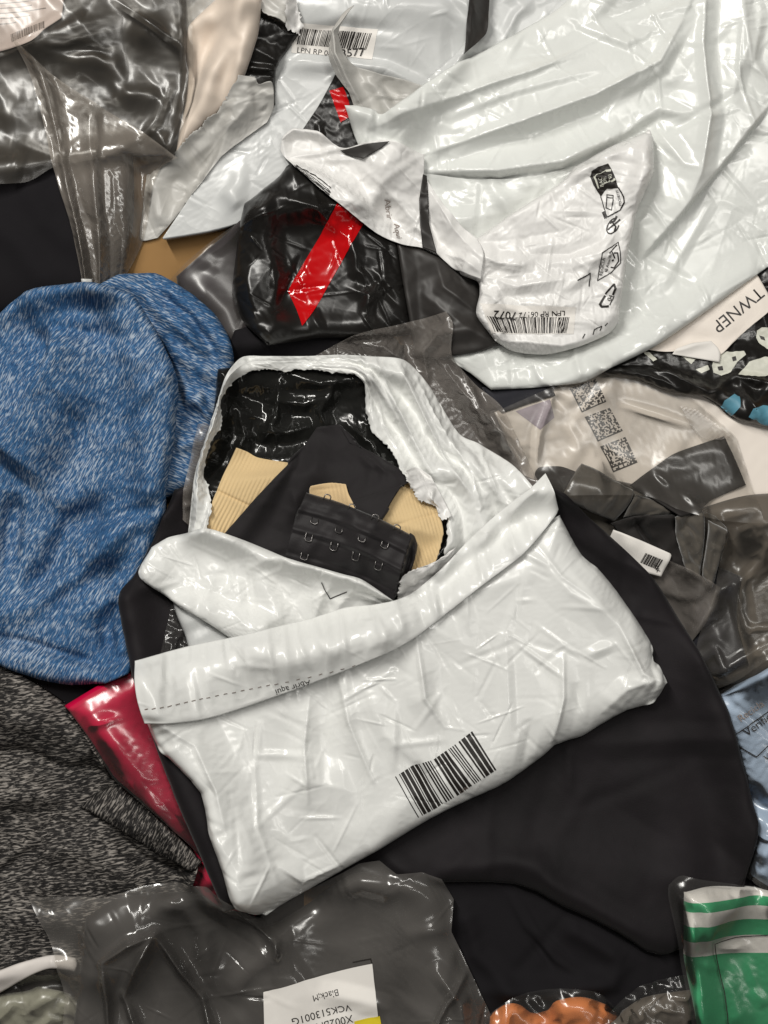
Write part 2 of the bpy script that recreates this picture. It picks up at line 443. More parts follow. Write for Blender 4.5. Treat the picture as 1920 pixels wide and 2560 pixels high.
def relax(P, Zt, floor, ex, kb, steps, kt, pin, rs, exmap=None, iters=2, noise=0.45):
    n, m = P.shape[:2]
    R = P.copy(); R[..., 2] = Zt
    f = 1 + ex if exmap is None else None
    def L(a, b, sa):
        l = np.sqrt(((R[b] - R[a]) ** 2).sum(-1))
        return l * (1 + ex) if exmap is None else l * (1 + ex * exmap[a])
    sl = []
    for st in (0, 1):
        for (a, b) in (((slice(None), slice(st, m - 1, 2)), (slice(None), slice(st + 1, m, 2))),
                       ((slice(st, n - 1, 2), slice(None)), (slice(st + 1, n, 2), slice(None)))):
            na = min(R[a].shape[1], R[b].shape[1]); nr = min(R[a].shape[0], R[b].shape[0])
            sl.append((a, b, L(a, b, st), 1.0, False))
    for st in (0, 1):
        a = (slice(st, n - 1, 2), slice(0, m - 1)); b = (slice(st + 1, n, 2), slice(1, m)); sl.append((a, b, L(a, b, st), 0.5, False))
        a = (slice(st, n - 1, 2), slice(1, m)); b = (slice(st + 1, n, 2), slice(0, m - 1)); sl.append((a, b, L(a, b, st), 0.5, False))
    if kb > 0:
        for st in (0, 1, 2, 3):
            if m > st + 2:
                a = (slice(None), slice(st, m - 2, 4)); b = (slice(None), slice(st + 2, m, 4)); sl.append((a, b, L(a, b, st), kb, True))
            if n > st + 2:
                a = (slice(st, n - 2, 4), slice(None)); b = (slice(st + 2, n, 4), slice(None)); sl.append((a, b, L(a, b, st), kb, True))
    P0 = P.copy()
    V = np.zeros_like(P)
    sp = np.sqrt(((P[0, 1] - P[0, 0]) ** 2).sum())
    if noise > 0:
        N = rs.normal(size=(n, m))
        for _ in range(3):
            Q = np.pad(N, 1, mode='edge'); N = 0.25 * (Q[:-2, 1:-1] + Q[2:, 1:-1] + Q[1:-1, :-2] + Q[1:-1, 2:])
        P[..., 2] += N * noise * sp
    for s in range(steps):
        old = P.copy()
        P += V
        P[..., 2] += kt * (Zt - P[..., 2])
        for _ in range(iters):
            for a, b, l, k, one in sl: _proj(P[a], P[b], l, k, one)
        P[..., 2] = np.maximum(P[..., 2], floor)
        P[..., :2] += pin[..., None] * (P0[..., :2] - P[..., :2])
        V = (P - old) * 0.82
    return P

class Item: pass

def link_mesh(name, verts, faces, mat, parent, uvs=None, smooth=True, loc=None):
    me = bpy.data.meshes.new(name)
    off = root_loc(parent) if parent is not None else np.array(loc)
    me.from_pydata((np.asarray(verts) - off).tolist(), [], faces)
    me.update()
    if uvs is not None:
        uvl = me.uv_layers.new(name='UVMap')
        li = np.empty(len(me.loops), np.int32); me.loops.foreach_get('vertex_index', li)
        uvl.data.foreach_set('uv', np.asarray(uvs, np.float32)[li].ravel())
    if smooth: me.polygons.foreach_set('use_smooth', np.ones(len(me.polygons), bool))
    me.materials.append(mat)
    o = bpy.data.objects.new(name, me); COL.objects.link(o)
    if parent is not None: o.parent = parent
    else: o.location = off
    return o

def towrld(P):
    return np.stack([(P[..., 0] - CX) * S, (CY - P[..., 1]) * S, P[..., 2] * S], -1)

_seed = [11]
def sheet(name, sides, mat, parent=None, sp=9, feats=(), puff=None, tent=None, ex=0.02, kb=0.12, steps=40, kt=0.03,
          lift=3.0, drape=40, edge_pin=1.0, closed=False, thick=0.0, torn=None, smooth=True, zfun=None, jit=0.0,
          label=None, cat=None, group=None, kind=None, splat_it=True, base=None, subdiv=0, fillz=None, zref=None, smth=1, crisp=None, post=None, fine=0, fsc=1.0):
    _seed[0] += 1
    if sp >= 6: sp = max(4.6, sp * 0.72)
    rs = np.random.RandomState(_seed[0])
    c = [s + [sides[(i + 1) % 4][0]] for i, s in enumerate(sides)]
    cur = [spline(x, smooth) for x in c]
    top, right, bot, left = cur[0], cur[1], cur[2][::-1], cur[3][::-1]
    nu = max(6, int(max(plen(top), plen(bot)) / sp)) ; nv = max(6, int(max(plen(left), plen(right)) / sp))
    nu = nu // 2 * 2 + 1; nv = nv // 2 * 2 + 1
    T, B = resample(top, nu), resample(bot, nu); Lf, Rt = resample(left, nv), resample(right, nv)
    if torn:
        for k, amp in torn.items():
            A = (T, Rt, B, Lf)[k]
            w = rs.normal(size=len(A)) * 0.6
            w = w + np.convolve(rs.normal(size=len(A)), np.ones(5) / 5, 'same') * 1.6
            d = np.gradient(A, axis=0); nrm = np.c_[-d[:, 1], d[:, 0]]; nrm /= np.linalg.norm(nrm, axis=1)[:, None] + 1e-9
            fade = np.clip(np.minimum(np.arange(len(A)), len(A) - 1 - np.arange(len(A))) / 3, 0, 1)
            A += nrm * (w * amp * fade)[:, None]
    u = np.linspace(0, 1, nu)[None, :, None]; v = np.linspace(0, 1, nv)[:, None, None]
    G = ((1 - v) * T[None] + v * B[None] + (1 - u) * Lf[:, None] + u * Rt[:, None]
         - ((1 - u) * (1 - v) * T[0] + u * (1 - v) * T[-1] + (1 - u) * v * B[0] + u * v * B[-1]))
    # even the inside of the grid out
    for _ in range(25):
        G[1:-1, 1:-1] = 0.25 * (G[:-2, 1:-1] + G[2:, 1:-1] + G[1:-1, :-2] + G[1:-1, 2:])
    X0, Y0 = G[..., 0].copy(), G[..., 1].copy()
    # place in the pile: the measured outline is taken at the height where the sheet lies
    z_guess = float(np.percentile(hs(X0, Y0), 60)) + lift + (puff[0] * 0.4 if puff else 0) if zref is None else zref
    kk = 1 - z_guess / HC
    X = CX + (X0 - CX) * kk; Y = CY + (Y0 - CY) * kk
    H = hs(X, Y)
    # soft envelope over what lies below
    Z = H.copy() + lift
    if base is not None: Z = np.maximum(Z, base)
    if drape:
        Zs = Z.copy()
        for _ in range(drape):
            Q = np.pad(Zs, 1, mode='edge')
            Zs = np.maximum(0.25 * (Q[:-2, 1:-1] + Q[2:, 1:-1] + Q[1:-1, :-2] + Q[1:-1, 2:]), Z)
        Z = Zs
        for _ in range(4):
            Q = np.pad(Z, 1, mode='edge')
            Z = 0.2 * (Q[:-2, 1:-1] + Q[2:, 1:-1] + Q[1:-1, :-2] + Q[1:-1, 2:] + Z)
        Z = np.maximum(Z, H + lift * 0.6)
    own = fsc * features(X0, Y0, feats)
    if puff:
        out = np.vstack([T, Rt[1:], B[::-1][1:], Lf[::-1][1:]])
        st = max(1, len(out) // 90)
        d, _, _ = seg_dist(X0, Y0, [tuple(q) for q in out[::st]] + [tuple(out[0])])
        q = np.clip(d / puff[1], 0, 1)
        own += puff[0] * np.sqrt(np.clip(1 - (1 - q) ** 2, 0, 1))
        if len(puff) > 2: pass
    tz = 0
    if tent:
        for tt in (tent if isinstance(tent, list) else [tent]):
            own += tents(X0, Y0, tt[0], tt[1], tt[2], tt[3], rs, *(tt[4:]))
    if zfun is not None: own += zfun(X0, Y0, np.linspace(0, 1, nu)[None, :] + 0 * X0, np.linspace(0, 1, nv)[:, None] + 0 * X0)
    Zt = np.maximum(Z + own, H + lift * 0.6)
    P = np.stack([X, Y, Zt], -1)
    floor = H + lift * 0.6
    pin = np.zeros(X.shape); pin[0] = pin[-1] = edge_pin; pin[:, 0] = pin[:, -1] = edge_pin
    inner = 0.02; pin = np.maximum(pin, inner)
    if steps > 0:
        if nu > 24 and nv > 24:
            Pc = relax(P[::2, ::2].copy(), Zt[::2, ::2], floor[::2, ::2], ex, kb, steps, kt, pin[::2, ::2], rs)
            D = Pc - P[::2, ::2]
            D = up(D, 1)
            P = P + D
            P[..., 2] = np.maximum(P[..., 2], floor)
            P2 = relax(P, Zt, floor, ex * 0.8, max(kb, 0.15), max(10, steps // 3), kt, pin, rs, noise=0)
            P = P2
        else:
            P = relax(P, Zt, floor, ex, kb, steps, kt, pin, rs)
    for _ in range(smth):
        Q = np.pad(P[..., 2], 1, mode='edge')
        P[..., 2] = np.maximum(0.5 * P[..., 2] + 0.125 * (Q[:-2, 1:-1] + Q[2:, 1:-1] + Q[1:-1, :-2] + Q[1:-1, 2:]), floor)
    if fine:
        X0, Y0, P = up(X0, fine), up(Y0, fine), up(P, fine)
        for _ in range(2):
            Q = np.pad(P[..., 2], 1, mode='edge')
            P[..., 2] = 0.4 * P[..., 2] + 0.15 * (Q[:-2, 1:-1] + Q[2:, 1:-1] + Q[1:-1, :-2] + Q[1:-1, 2:])
        X, Y = P[..., 0], P[..., 1]
        H = hs(X, Y); floor = H + lift * 0.5
        P[..., 2] = np.maximum(P[..., 2], floor)
    if post:
        P[..., 2] = np.maximum(P[..., 2] + features(X0, Y0, post), floor)
    if crisp:
        P[..., 2] = np.maximum(P[..., 2] + tents(X0, Y0, crisp[0], crisp[1], crisp[2], crisp[3], rs), floor)
    it = Item()
    it.X0, it.Y0, it.P = X0, Y0, P
    wv = towrld(P)
    n, m = X.shape
    idx = np.arange(n * m).reshape(n, m)
    faces = np.stack([idx[:-1, :-1], idx[1:, :-1], idx[1:, 1:], idx[:-1, 1:]], -1).reshape(-1, 4)
    verts = wv.reshape(-1, 3)
    uv = np.c_[X0.ravel() * S, Y0.ravel() * S]
    # outward side up
    a, b_, c_ = verts[faces[:, 0]], verts[faces[:, 1]], verts[faces[:, 2]]
    if np.cross(b_ - a, c_ - a)[:, 2].sum() < 0: faces = faces[:, ::-1]
    if closed:
        Pb = P.copy()
        zb = np.minimum(H + 1.0, P[..., 2] - 1.5)
        Pb[..., 2] = zb
        vb = towrld(Pb)
        bidx = np.full((n, m), -1)
        bidx[1:-1, 1:-1] = n * m + np.arange((n - 2) * (m - 2)).reshape(n - 2, m - 2)
        bidx[0] = idx[0]; bidx[-1] = idx[-1]; bidx[:, 0] = idx[:, 0]; bidx[:, -1] = idx[:, -1]
        fb = np.stack([bidx[:-1, :-1], bidx[1:, :-1], bidx[1:, 1:], bidx[:-1, 1:]], -1).reshape(-1, 4)
        if np.cross(b_ - a, c_ - a)[:, 2].sum() >= 0: fb = fb[:, ::-1]
        verts = np.vstack([verts, vb[1:-1, 1:-1].reshape(-1, 3)])
        uvb = np.stack([X0, Y0], -1)[1:-1, 1:-1].reshape(-1, 2) * S
        uv = np.vstack([uv, uvb]); faces = np.vstack([faces, fb])
    loc = ((X.mean() - CX) * S, (CY - Y.mean()) * S, float(P[..., 2].min()) * S)
    o = link_mesh(name, verts, faces.tolist(), mat, parent, uv, True, loc)
    if subdiv:
        md = o.modifiers.new('smooth', 'SUBSURF'); md.levels = 0; md.render_levels = subdiv
    if thick > 0:
        md = o.modifiers.new('thickness', 'SOLIDIFY'); md.thickness = thick * S; md.offset = -1
    tag(o, label, cat, group, kind)
    it.obj = o
    if splat_it: splat(P)
    return it

# ------------------------------------------------------------------ prints that follow a sheet
def lookup(it, q):
    """(x, y) points measured on the flat sheet -> grid parameters on that sheet"""
    q = np.asarray(q, float)
    n, m = it.X0.shape
    out = np.empty((len(q), 2))
    fx, fy = it.X0.ravel(), it.Y0.ravel()
    for s in range(0, len(q), 400):
        d = (q[s:s + 400, 0:1] - fx) ** 2 + (q[s:s + 400, 1:2] - fy) ** 2
        k = d.argmin(1)
        out[s:s + 400, 0] = k // m; out[s:s + 400, 1] = k % m
    G = np.stack([it.X0, it.Y0], -1)
    for _ in range(4):
        i = np.clip(out[:, 0].astype(int), 0, n - 2); j = np.clip(out[:, 1].astype(int), 0, m - 2)
        a = (out[:, 0] - i)[:, None]; b = (out[:, 1] - j)[:, None]
        p = G[i, j] * (1 - a) * (1 - b) + G[i + 1, j] * a * (1 - b) + G[i, j + 1] * (1 - a) * b + G[i + 1, j + 1] * a * b
        di = (G[i + 1, j] - G[i, j]) * (1 - b) + (G[i + 1, j + 1] - G[i, j + 1]) * b
        dj = (G[i, j + 1] - G[i, j]) * (1 - a) + (G[i + 1, j + 1] - G[i + 1, j]) * a
        r = q - p
        det = di[:, 0] * dj[:, 1] - di[:, 1] * dj[:, 0]; det = np.where(np.abs(det) < 1e-6, 1e-6, det)
        out[:, 0] += np.clip((r[:, 0] * dj[:, 1] - r[:, 1] * dj[:, 0]) / det, -2, 2)
        out[:, 1] += np.clip((di[:, 0] * r[:, 1] - di[:, 1] * r[:, 0]) / det, -2, 2)
        out[:, 0] = np.clip(out[:, 0], 0, n - 1); out[:, 1] = np.clip(out[:, 1], 0, m - 1)
    return out

def on_sheet(it, q, off):
    ij = lookup(it, q)
    n, m = it.X0.shape
    i = np.clip(ij[:, 0].astype(int), 0, n - 2); j = np.clip(ij[:, 1].astype(int), 0, m - 2)
    a = (ij[:, 0] - i)[:, None]; b = (ij[:, 1] - j)[:, None]
    P = it.P
    p = P[i, j] * (1 - a) * (1 - b) + P[i + 1, j] * a * (1 - b) + P[i, j + 1] * (1 - a) * b + P[i + 1, j + 1] * a * b
    di = P[i + 1, j] - P[i, j]; dj = P[i, j + 1] - P[i, j]
    nr = np.cross(di, dj); nr /= np.linalg.norm(nr, axis=1)[:, None] + 1e-9
    nr *= np.sign(nr[:, 2:3] + 1e-9)
    return towrld(p + nr * off)

def print_quads(name, it, quads, mat, off=1.3, step=4.5, parent=None, label=None):
    """quads: four corners each (clockwise), cut fine enough to follow the sheet"""
    V, F = [], []
    for q in quads:
        q = np.array(q, float)
        nu = max(1, int(np.ceil(max(np.hypot(*(q[1] - q[0])), np.hypot(*(q[2] - q[3]))) / step)))
        nv = max(1, int(np.ceil(max(np.hypot(*(q[3] - q[0])), np.hypot(*(q[2] - q[1]))) / step)))
        u = np.linspace(0, 1, nu + 1)[None, :, None]; v = np.linspace(0, 1, nv + 1)[:, None, None]
        g = (q[0] * (1 - u) + q[1] * u) * (1 - v) + (q[3] * (1 - u) + q[2] * u) * v
        b = len(V); w = nu + 1
        V += g.reshape(-1, 2).tolist()
        for a in range(nv):
            for c in range(nu):
                F.append((b + a * w + c, b + (a + 1) * w + c, b + (a + 1) * w + c + 1, b + a * w + c + 1))
    W_ = on_sheet(it, V, off)
    o = link_mesh(name, W_, F, mat, parent or it.obj, np.array(V) * S, True)
    if label: o['label'] = label
    return o

def stroke(pts, w, closed=False):
    """polyline -> quads"""
    p = [np.array(x, float) for x in pts]
    if closed: p = p + [p[0]]
    Q = []
    for a, b in zip(p[:-1], p[1:]):
        d = b - a; l = np.hypot(*d) + 1e-9; nn = np.array([-d[1], d[0]]) / l * w / 2; e = d / l * w * 0.3
        Q.append([a + nn - e, b + nn + e, b - nn + e, a - nn - e])
    return Q

def print_poly(name, it, polys, mat, off=1.4, parent=None, label=None):
    if len(polys) > 1:
        return [print_poly(name, it, [q], mat, off, parent, label) for q in polys][0]
    V, F = [], []
    for pl in polys:
        pl = [tuple(p) for p in pl]
        b = len(V)
        V += pl
        T = [tuple(b + k for k in t) for t in tessellate_polygon([[Vector((x, y, 0)) for x, y in pl]])]
        for _ in range(6):
            mid, N, cut = {}, [], False
            ln = lambda a, c: math.hypot(V[a][0] - V[c][0], V[a][1] - V[c][1])
            def mp(a, c):
                k = (min(a, c), max(a, c))
                if k not in mid:
                    V.append(((V[a][0] + V[c][0]) / 2, (V[a][1] + V[c][1]) / 2)); mid[k] = len(V) - 1
                return mid[k]
            if max(max(ln(a, c), ln(c, d), ln(d, a)) for a, c, d in T) < 7: break
            for a, c, d in T:
                x, y, z = mp(a, c), mp(c, d), mp(d, a)
                N += [(a, x, z), (x, c, y), (z, y, d), (x, y, z)]
            T = N
        F += T
    o = link_mesh(name, on_sheet(it, V, off), F, mat, parent or it.obj, np.array(V) * S, True)
    if label: o['label'] = label
    return o

def frame_map(o, ang, sc=1.0):
    """local (right, up) -> pile plane; ang: reading direction, degrees clockwise on the picture"""
    c, s = math.cos(math.radians(ang)), math.sin(math.radians(ang))
    return lambda x, y: (o[0] + sc * (x * c + y * s), o[1] + sc * (x * s - y * c))

def print_text(name, it, text, o, ang, size, mat, off=1.7, stretch=1.0, parent=None, fmap=None, bold=0.0):
    cu = bpy.data.curves.new(name, 'FONT'); cu.body = text; cu.size = 1.0; cu.resolution_u = 3; cu.offset = bold
    ob = bpy.data.objects.new(name, cu); COL.objects.link(ob)
    dg = bpy.context.evaluated_depsgraph_get()
    me = bpy.data.meshes.new_from_object(ob.evaluated_get(dg))
    bpy.data.objects.remove(ob); bpy.data.curves.remove(cu)
    f = fmap or frame_map(o, ang, size)
    V = [f(v.co.x * stretch, v.co.y) for v in me.vertices]
    F = [tuple(p.vertices) for p in me.polygons]
    bpy.data.meshes.remove(me)
    return link_mesh(name, on_sheet(it, V, off), F, mat, parent or it.obj, np.array(V) * S, True)

def bars(pattern, q):
    """barcode bars between four corners (top-left, top-right, bottom-right, bottom-left); pattern: alternating bar / gap widths"""
    q = [np.array(p, float) for p in q]
    tot = float(sum(pattern)); x = 0; Q = []
    for i, w in enumerate(pattern):
        if i % 2 == 0:
            a, b = x / tot, (x + w) / tot
            Q.append([q[0] + (q[1] - q[0]) * a, q[0] + (q[1] - q[0]) * b, q[3] + (q[2] - q[3]) * b, q[3] + (q[2] - q[3]) * a])
        x += w
    return Q

def rand_bars(n, seed):
    r = random.Random(seed)
    return [r.choice((1, 1, 2, 3)) if i % 2 == 0 else r.choice((1, 1, 1, 2)) for i in range(n * 2 - 1)]
# ================================================================== the setting
me = bpy.data.meshes.new('cardboard_floor')
me.from_pydata([(-0.75, -0.9, 0), (0.75, -0.9, 0), (0.75, 0.9, 0), (-0.75, 0.9, 0)], [], [(0, 1, 2, 3)])
uvl = me.uv_layers.new(name='UVMap')
for l in me.loops: uvl.data[l.index].uv = me.vertices[l.vertex_index].co.xy
me.materials.append(M['cardboard'])
fl = bpy.data.objects.new('cardboard_floor', me); COL.objects.link(fl); tag(fl, kind='structure')

# ---- dark garments filling the bottom of the pile
sheet('black_garment', [[(-170, 1450), (300, 1500)], [(760, 1560), (760, 2100)], [(760, 2700), (300, 2700)], [(-170, 2700), (-170, 2100)]], M['black_cloth2'], None, sp=22, lift=10, closed=True, puff=(14, 60), feats=[('f', [(0, 1700), (200, 1760), (300, 1900)], 16, 60)], ex=0.0, steps=0,
      label='black garment lowest in the pile, showing between the blue and the charcoal shirt', cat='garment')
sheet('black_garment', [[(900, 860), (1500, 870)], [(2080, 880), (2080, 1700)], [(2080, 2700), (1600, 2700)], [(950, 2700), (900, 1700)]], M['black_cloth2'], None, sp=22, lift=10, closed=True, puff=(14, 60), feats=[('f', [(1880, 2150), (1920, 2250)], 12, 40)], ex=0.0, steps=0,
      label='black garment lowest in the pile at the right, showing between pale blue and green ones', cat='garment')

# ================================================================== top: flat grey mailers
T = thing('poly_mailer', 'flat grey-white poly mailer with printed barcode sticker ending in 3577 at the top', 'mailer', (820, 300))
mg = sheet('panel', [[(600, -90), (900, -90)], [(1190, -90), (1168, 120), (1060, 260)], [(930, 520), (760, 540), (640, 545), (600, 556), (520, 578)], [(405, 597), (470, 500), (550, 380), (600, 200)]],
           M['grey'], T, sp=9, lift=60, closed=True,
           feats=[('b', 950, 20, 300, 75, 0, 55), ('r', [(745, 88), (860, 70), (985, 84)], -16, 14), ('f', [(700, 160), (880, 165), (1060, 220)], 18, 20),
                  ('f', [(560, 470), (600, 520)], 10, 20), ('b', 590, 480, 25, 60, 20, 14), ('r', [(880, 165), (960, 175), (1055, 215)], 22, 16), ('b', 1010, 130, 90, 50, 20, 22)],
           tent=(24, 6, 24, 90), ex=0.006, kb=0.15, steps=35, fine=1, crisp=(160, 1.8, 6, 50))
lb = print_quads('sticker', mg, [[(736, 62), (945, 80), (930, 152), (728, 132)]], M['paper'], off=1.0)
print_quads('barcode', mg, bars(rand_bars(38, 5), [(752, 74), (930, 90), (915, 128), (742, 112)]), M['ink'], off=1.8, parent=lb)
print_text('print', mg, 'LPN RP 0823', (741, 132), 7, 20, M['ink'], off=1.9, parent=lb)
print_text('print', mg, '3577', (852, 146), -3, 30, M['ink'], off=1.9, parent=lb, bold=0.012)
sheet('poly_mailer', [[(1150, -90), (1400, -90)], [(1600, -90), (1400, 120)], [(1130, 330), (1050, 320)], [(985, 305), (1060, 218), (1120, 165), (1160, 120), (1168, 60), (1160, 0)]],
      M['grey'], None, sp=9, lift=4, closed=True, feats=[('f', [(1250, 80), (1180, 150), (1080, 240)], 22, 20), ('r', [(1330, 0), (1290, 40), (1250, 120)], 15, 14)],
      tent=(30, 8, 22, 80), ex=0.015, steps=40, crisp=(80, 2.2, 7, 50), label='grey poly mailer tucked behind the large white mailer, creased, at top centre-right', cat='mailer')

sheet('torn_edge', [[(1168, -60), (1195, -60)], [(1228, -60), (1224, 20), (1216, 78)], [(1160, 138), (1163, 110)], [(1166, 60), (1172, 0)]], M['charcoal'], T, sp=8, lift=5,
      tent=(8, 5, 20, 50), ex=0.02, steps=25)

# ---- black garment at the left edge
sheet('black_garment', [[(-160, 400), (100, 400)], [(330, 360), (330, 560)], [(280, 790), (100, 790)], [(-160, 800), (-160, 600)]], M['black_cloth2'], None, sp=14, lift=30, closed=True,
      puff=(60, 120), feats=[('f', [(-60, 520), (60, 620), (160, 760)], 14, 40), ('f', [(60, 430), (120, 560), (220, 640)], 10, 35)], ex=0.01, kb=0.4, steps=25,
      label='matte black garment at the left edge between the clear bag and the blue shirt', cat='garment')

# ================================================================== torn grey mailer holding a cream garment
T = thing('torn_mailer', 'torn grey mailer with ragged black edges, cream satin spilling out of it', 'mailer', (560, 300))
sheet('lining', [[(590, 0), (660, 30)], [(748, 86), (715, 130), (690, 180)], [(688, 262), (600, 300), (480, 390)], [(350, 470), (430, 330), (520, 150)]], M['black'], T, sp=9, lift=6,
      puff=(26, 60), tent=(26, 12, 24, 80), ex=0.03, steps=35)
sheet('back_panel', [[(455, -60), (600, -60)], [(726, -60), (722, 20)], [(716, 66), (690, 52), (660, 38), (615, 12), (560, 12), (500, 42)], [(455, 80), (455, 0)]], M['grey2'], T, sp=8, lift=40,
      tent=(20, 8, 22, 60), ex=0.03, steps=30, torn={2: 3}, thick=1)
sheet('torn_edge', [[(716, -20), (735, -20)], [(745, 20), (752, 60)], [(748, 86), (735, 80)], [(715, 70), (716, 20)]], M['white3'], T, sp=4, lift=18, tent=(20, 7, 8, 20), ex=0.05, steps=25, torn={1: 4, 2: 3, 3: 3})
sheet('cream_garment', [[(470, 60), (520, 12), (590, -40)], [(660, 20), (648, 100), (618, 190)], [(592, 232), (540, 292), (500, 322)], [(435, 390), (448, 300), (458, 200), (455, 120)]],
      M['cream'], None, sp=9, lift=8, closed=True, puff=(46, 60),
      feats=[('f', [(610, 20), (560, 130), (500, 300)], 26, 26), ('f', [(500, 60), (580, 50), (640, 40)], 14, 22), ('f', [(540, 60), (500, 170), (470, 300)], -16, 18), ('f', [(600, 120), (520, 210)], 12, 20), ('f', [(640, 60), (600, 180), (560, 250)], 10, 14)],
      ex=0.012, kb=0.5, steps=30, label='cream satin garment spilling out of the torn grey mailer', cat='garment')
fg = sheet('front_panel', [[(362, 430), (420, 398), (470, 345), (500, 320), (535, 292), (552, 275), (590, 218)], [(602, 203), (640, 205), (650, 222), (683, 216), (686, 270)], [(668, 308), (560, 388), (510, 450), (440, 532)], [(388, 588), (345, 592), (350, 520)]],
      M['grey2'], T, sp=7, lift=10, feats=[('f', [(640, 215), (660, 290)], -18, 14), ('r', [(655, 225), (600, 300), (480, 420)], 16, 26), ('f', [(600, 215), (560, 300), (430, 430)], 10, 22), ('f', [(380, 440), (400, 560)], 16, 22), ('f', [(430, 430), (450, 500)], -10, 18)],
      tent=(20, 6, 18, 80), ex=0.012, steps=40, torn={0: 2.6}, thick=1, fine=1, crisp=(120, 2.2, 6, 50))

# ================================================================== clear bag, top left
sheet('dark_garment', [[(-120, -90), (200, -90)], [(462, -90), (470, 120), (462, 260)], [(425, 385), (300, 395), (130, 425), (0, 468)], [(-120, 480), (-120, 200)]], M['olive'], None, sp=9, lift=12, closed=True,
      puff=(55, 90), feats=[('r', [(20, 150), (150, 95), (290, 48)], 30, 30), ('r', [(60, 130), (170, 125), (300, 80)], 26, 26), ('b', 375, 90, 40, 34, 30, 26), ('r', [(160, 175), (240, 150), (290, 190)], 18, 22), ('r', [(270, 250), (330, 248), (395, 238)], 22, 22),
                               ('r', [(395, 238), (350, 290)], 16, 16), ('b', 30, 300, 40, 60, 20, 18)],
      tent=(34, 10, 30, 80), ex=0.014, steps=50, label='dark olive-black garment in crinkled plastic inside the clear bag, top left', cat='garment')
pl = sheet('paper_label', [[(-110, -80), (20, -80)], [(158, -80), (159, 0)], [(155, 46), (116, 76), (70, 114)], [(-110, 150), (-110, 40)]], M['paper_pink'], None, sp=9, lift=4, feats=[('f', [(-60, 40), (60, 60), (130, 20)], 8, 40)], ex=0.005, kb=0.5, steps=15, thick=0.8,
      label='pinkish white paper label with text lines and a barcode, top left corner', cat='label')
lines = []
rl = random.Random(4)
for k in range(9):
    y = -42 + k * 13
    x0 = -60; x1 = rl.uniform(60, 125) - max(0, k - 5) * 10
    pts = [(x, y - 0.0006 * (x - 20) ** 2 - 0.08 * x + rl.uniform(-0.8, 0.8)) for x in np.linspace(x0, x1, 8)]
    lines += stroke(pts, 2.0)
print_quads('print', pl, lines, M['ink_soft'])
print_quads('barcode', pl, bars(rand_bars(20, 8), [(28, 88), (112, 56), (114, 74), (32, 108)]), M['ink_soft'])
T = thing('clear_polybag', 'large clear polybag over dark garments with gathered tail, top left', 'polybag', (220, 250))
sheet('film', [[(-120, -90), (200, -90)], [(478, -90), (482, 120), (480, 210), (462, 300)], [(432, 392), (360, 385), (280, 395), (180, 412), (130, 424), (60, 462)], [(-120, 470), (-120, 200)]], M['film'], T, sp=9, lift=8,
      feats=[('r', [(290, 0), (380, 65), (470, 130)], 22, 14), ('r', [(440, 60), (470, 180), (440, 370)], 16, 16), ('r', [(-60, 145), (60, 110), (160, 30)], 10, 14), ('r', [(330, 380), (390, 300), (430, 200)], 14, 14)],
      tent=(16, 8, 22, 90), ex=0.014, steps=40)
def pleat(X, Y, U, V):
    return 9 * np.sin(U * 15 + 2 * np.sin(V * 4)) * np.clip(V * 1.5, 0.2, 1) + 26 * np.exp(-((U - 0.16) / 0.07) ** 2) + 20 * np.exp(-((U - 0.5) / 0.06) ** 2)
sheet('gathered_tail', [[(30, 95), (130, 185), (260, 272), (350, 325)], [(442, 392), (395, 412), (372, 470), (348, 590)], [(290, 718), (250, 722)], [(208, 716), (180, 570), (140, 440), (105, 290), (70, 175)]], M['film_tail'], T, sp=7, lift=6,
      zfun=pleat, tent=(12, 7, 22, 90), ex=0.012, steps=40)
sheet('tie_tag', [[(207, 700)], [(233, 700)], [(236, 735)], [(208, 735)]], M['plastic_tag'], T, sp=4, lift=12, puff=(4, 6), thick=5, ex=0, steps=5, smooth=False)

# ================================================================== upright grey flap, black inside, red tape
T = thing('opened_mailer', 'opened grey mailer flap standing up, black inside with a short red tape piece', 'mailer', (890, 260))
ib = sheet('lining', [[(838, 188), (850, 192)], [(864, 198), (882, 250), (905, 330)], [(940, 390), (850, 380)], [(758, 322), (800, 258)]], M['black'], T, sp=6, lift=5, tent=(16, 8, 16, 50), ex=0.03, steps=35)
print_quads('red_tape', ib, [[(824, 228), (858, 217), (884, 287), (852, 307)]], M['red_tape'], off=3)
sheet('flap', [[(886, 27), (868, 55), (852, 78), (848, 100), (860, 140), (885, 168), (950, 188), (1010, 202)], [(1062, 217), (1030, 260)], [(985, 318), (930, 300)], [(893, 288), (868, 226), (846, 180), (827, 130), (831, 88), (858, 48)]], M['grey2'], T, sp=5, lift=12,
      feats=[('r', [(884, 32), (835, 95), (840, 150), (870, 210), (915, 285)], 70, 26), ('f', [(900, 180), (960, 250), (990, 310)], 22, 22), ('f', [(950, 200), (1000, 260)], -14, 16)], tent=(14, 5, 14, 50), ex=0.012, steps=35, thick=1, crisp=(50, 1.8, 6, 40))

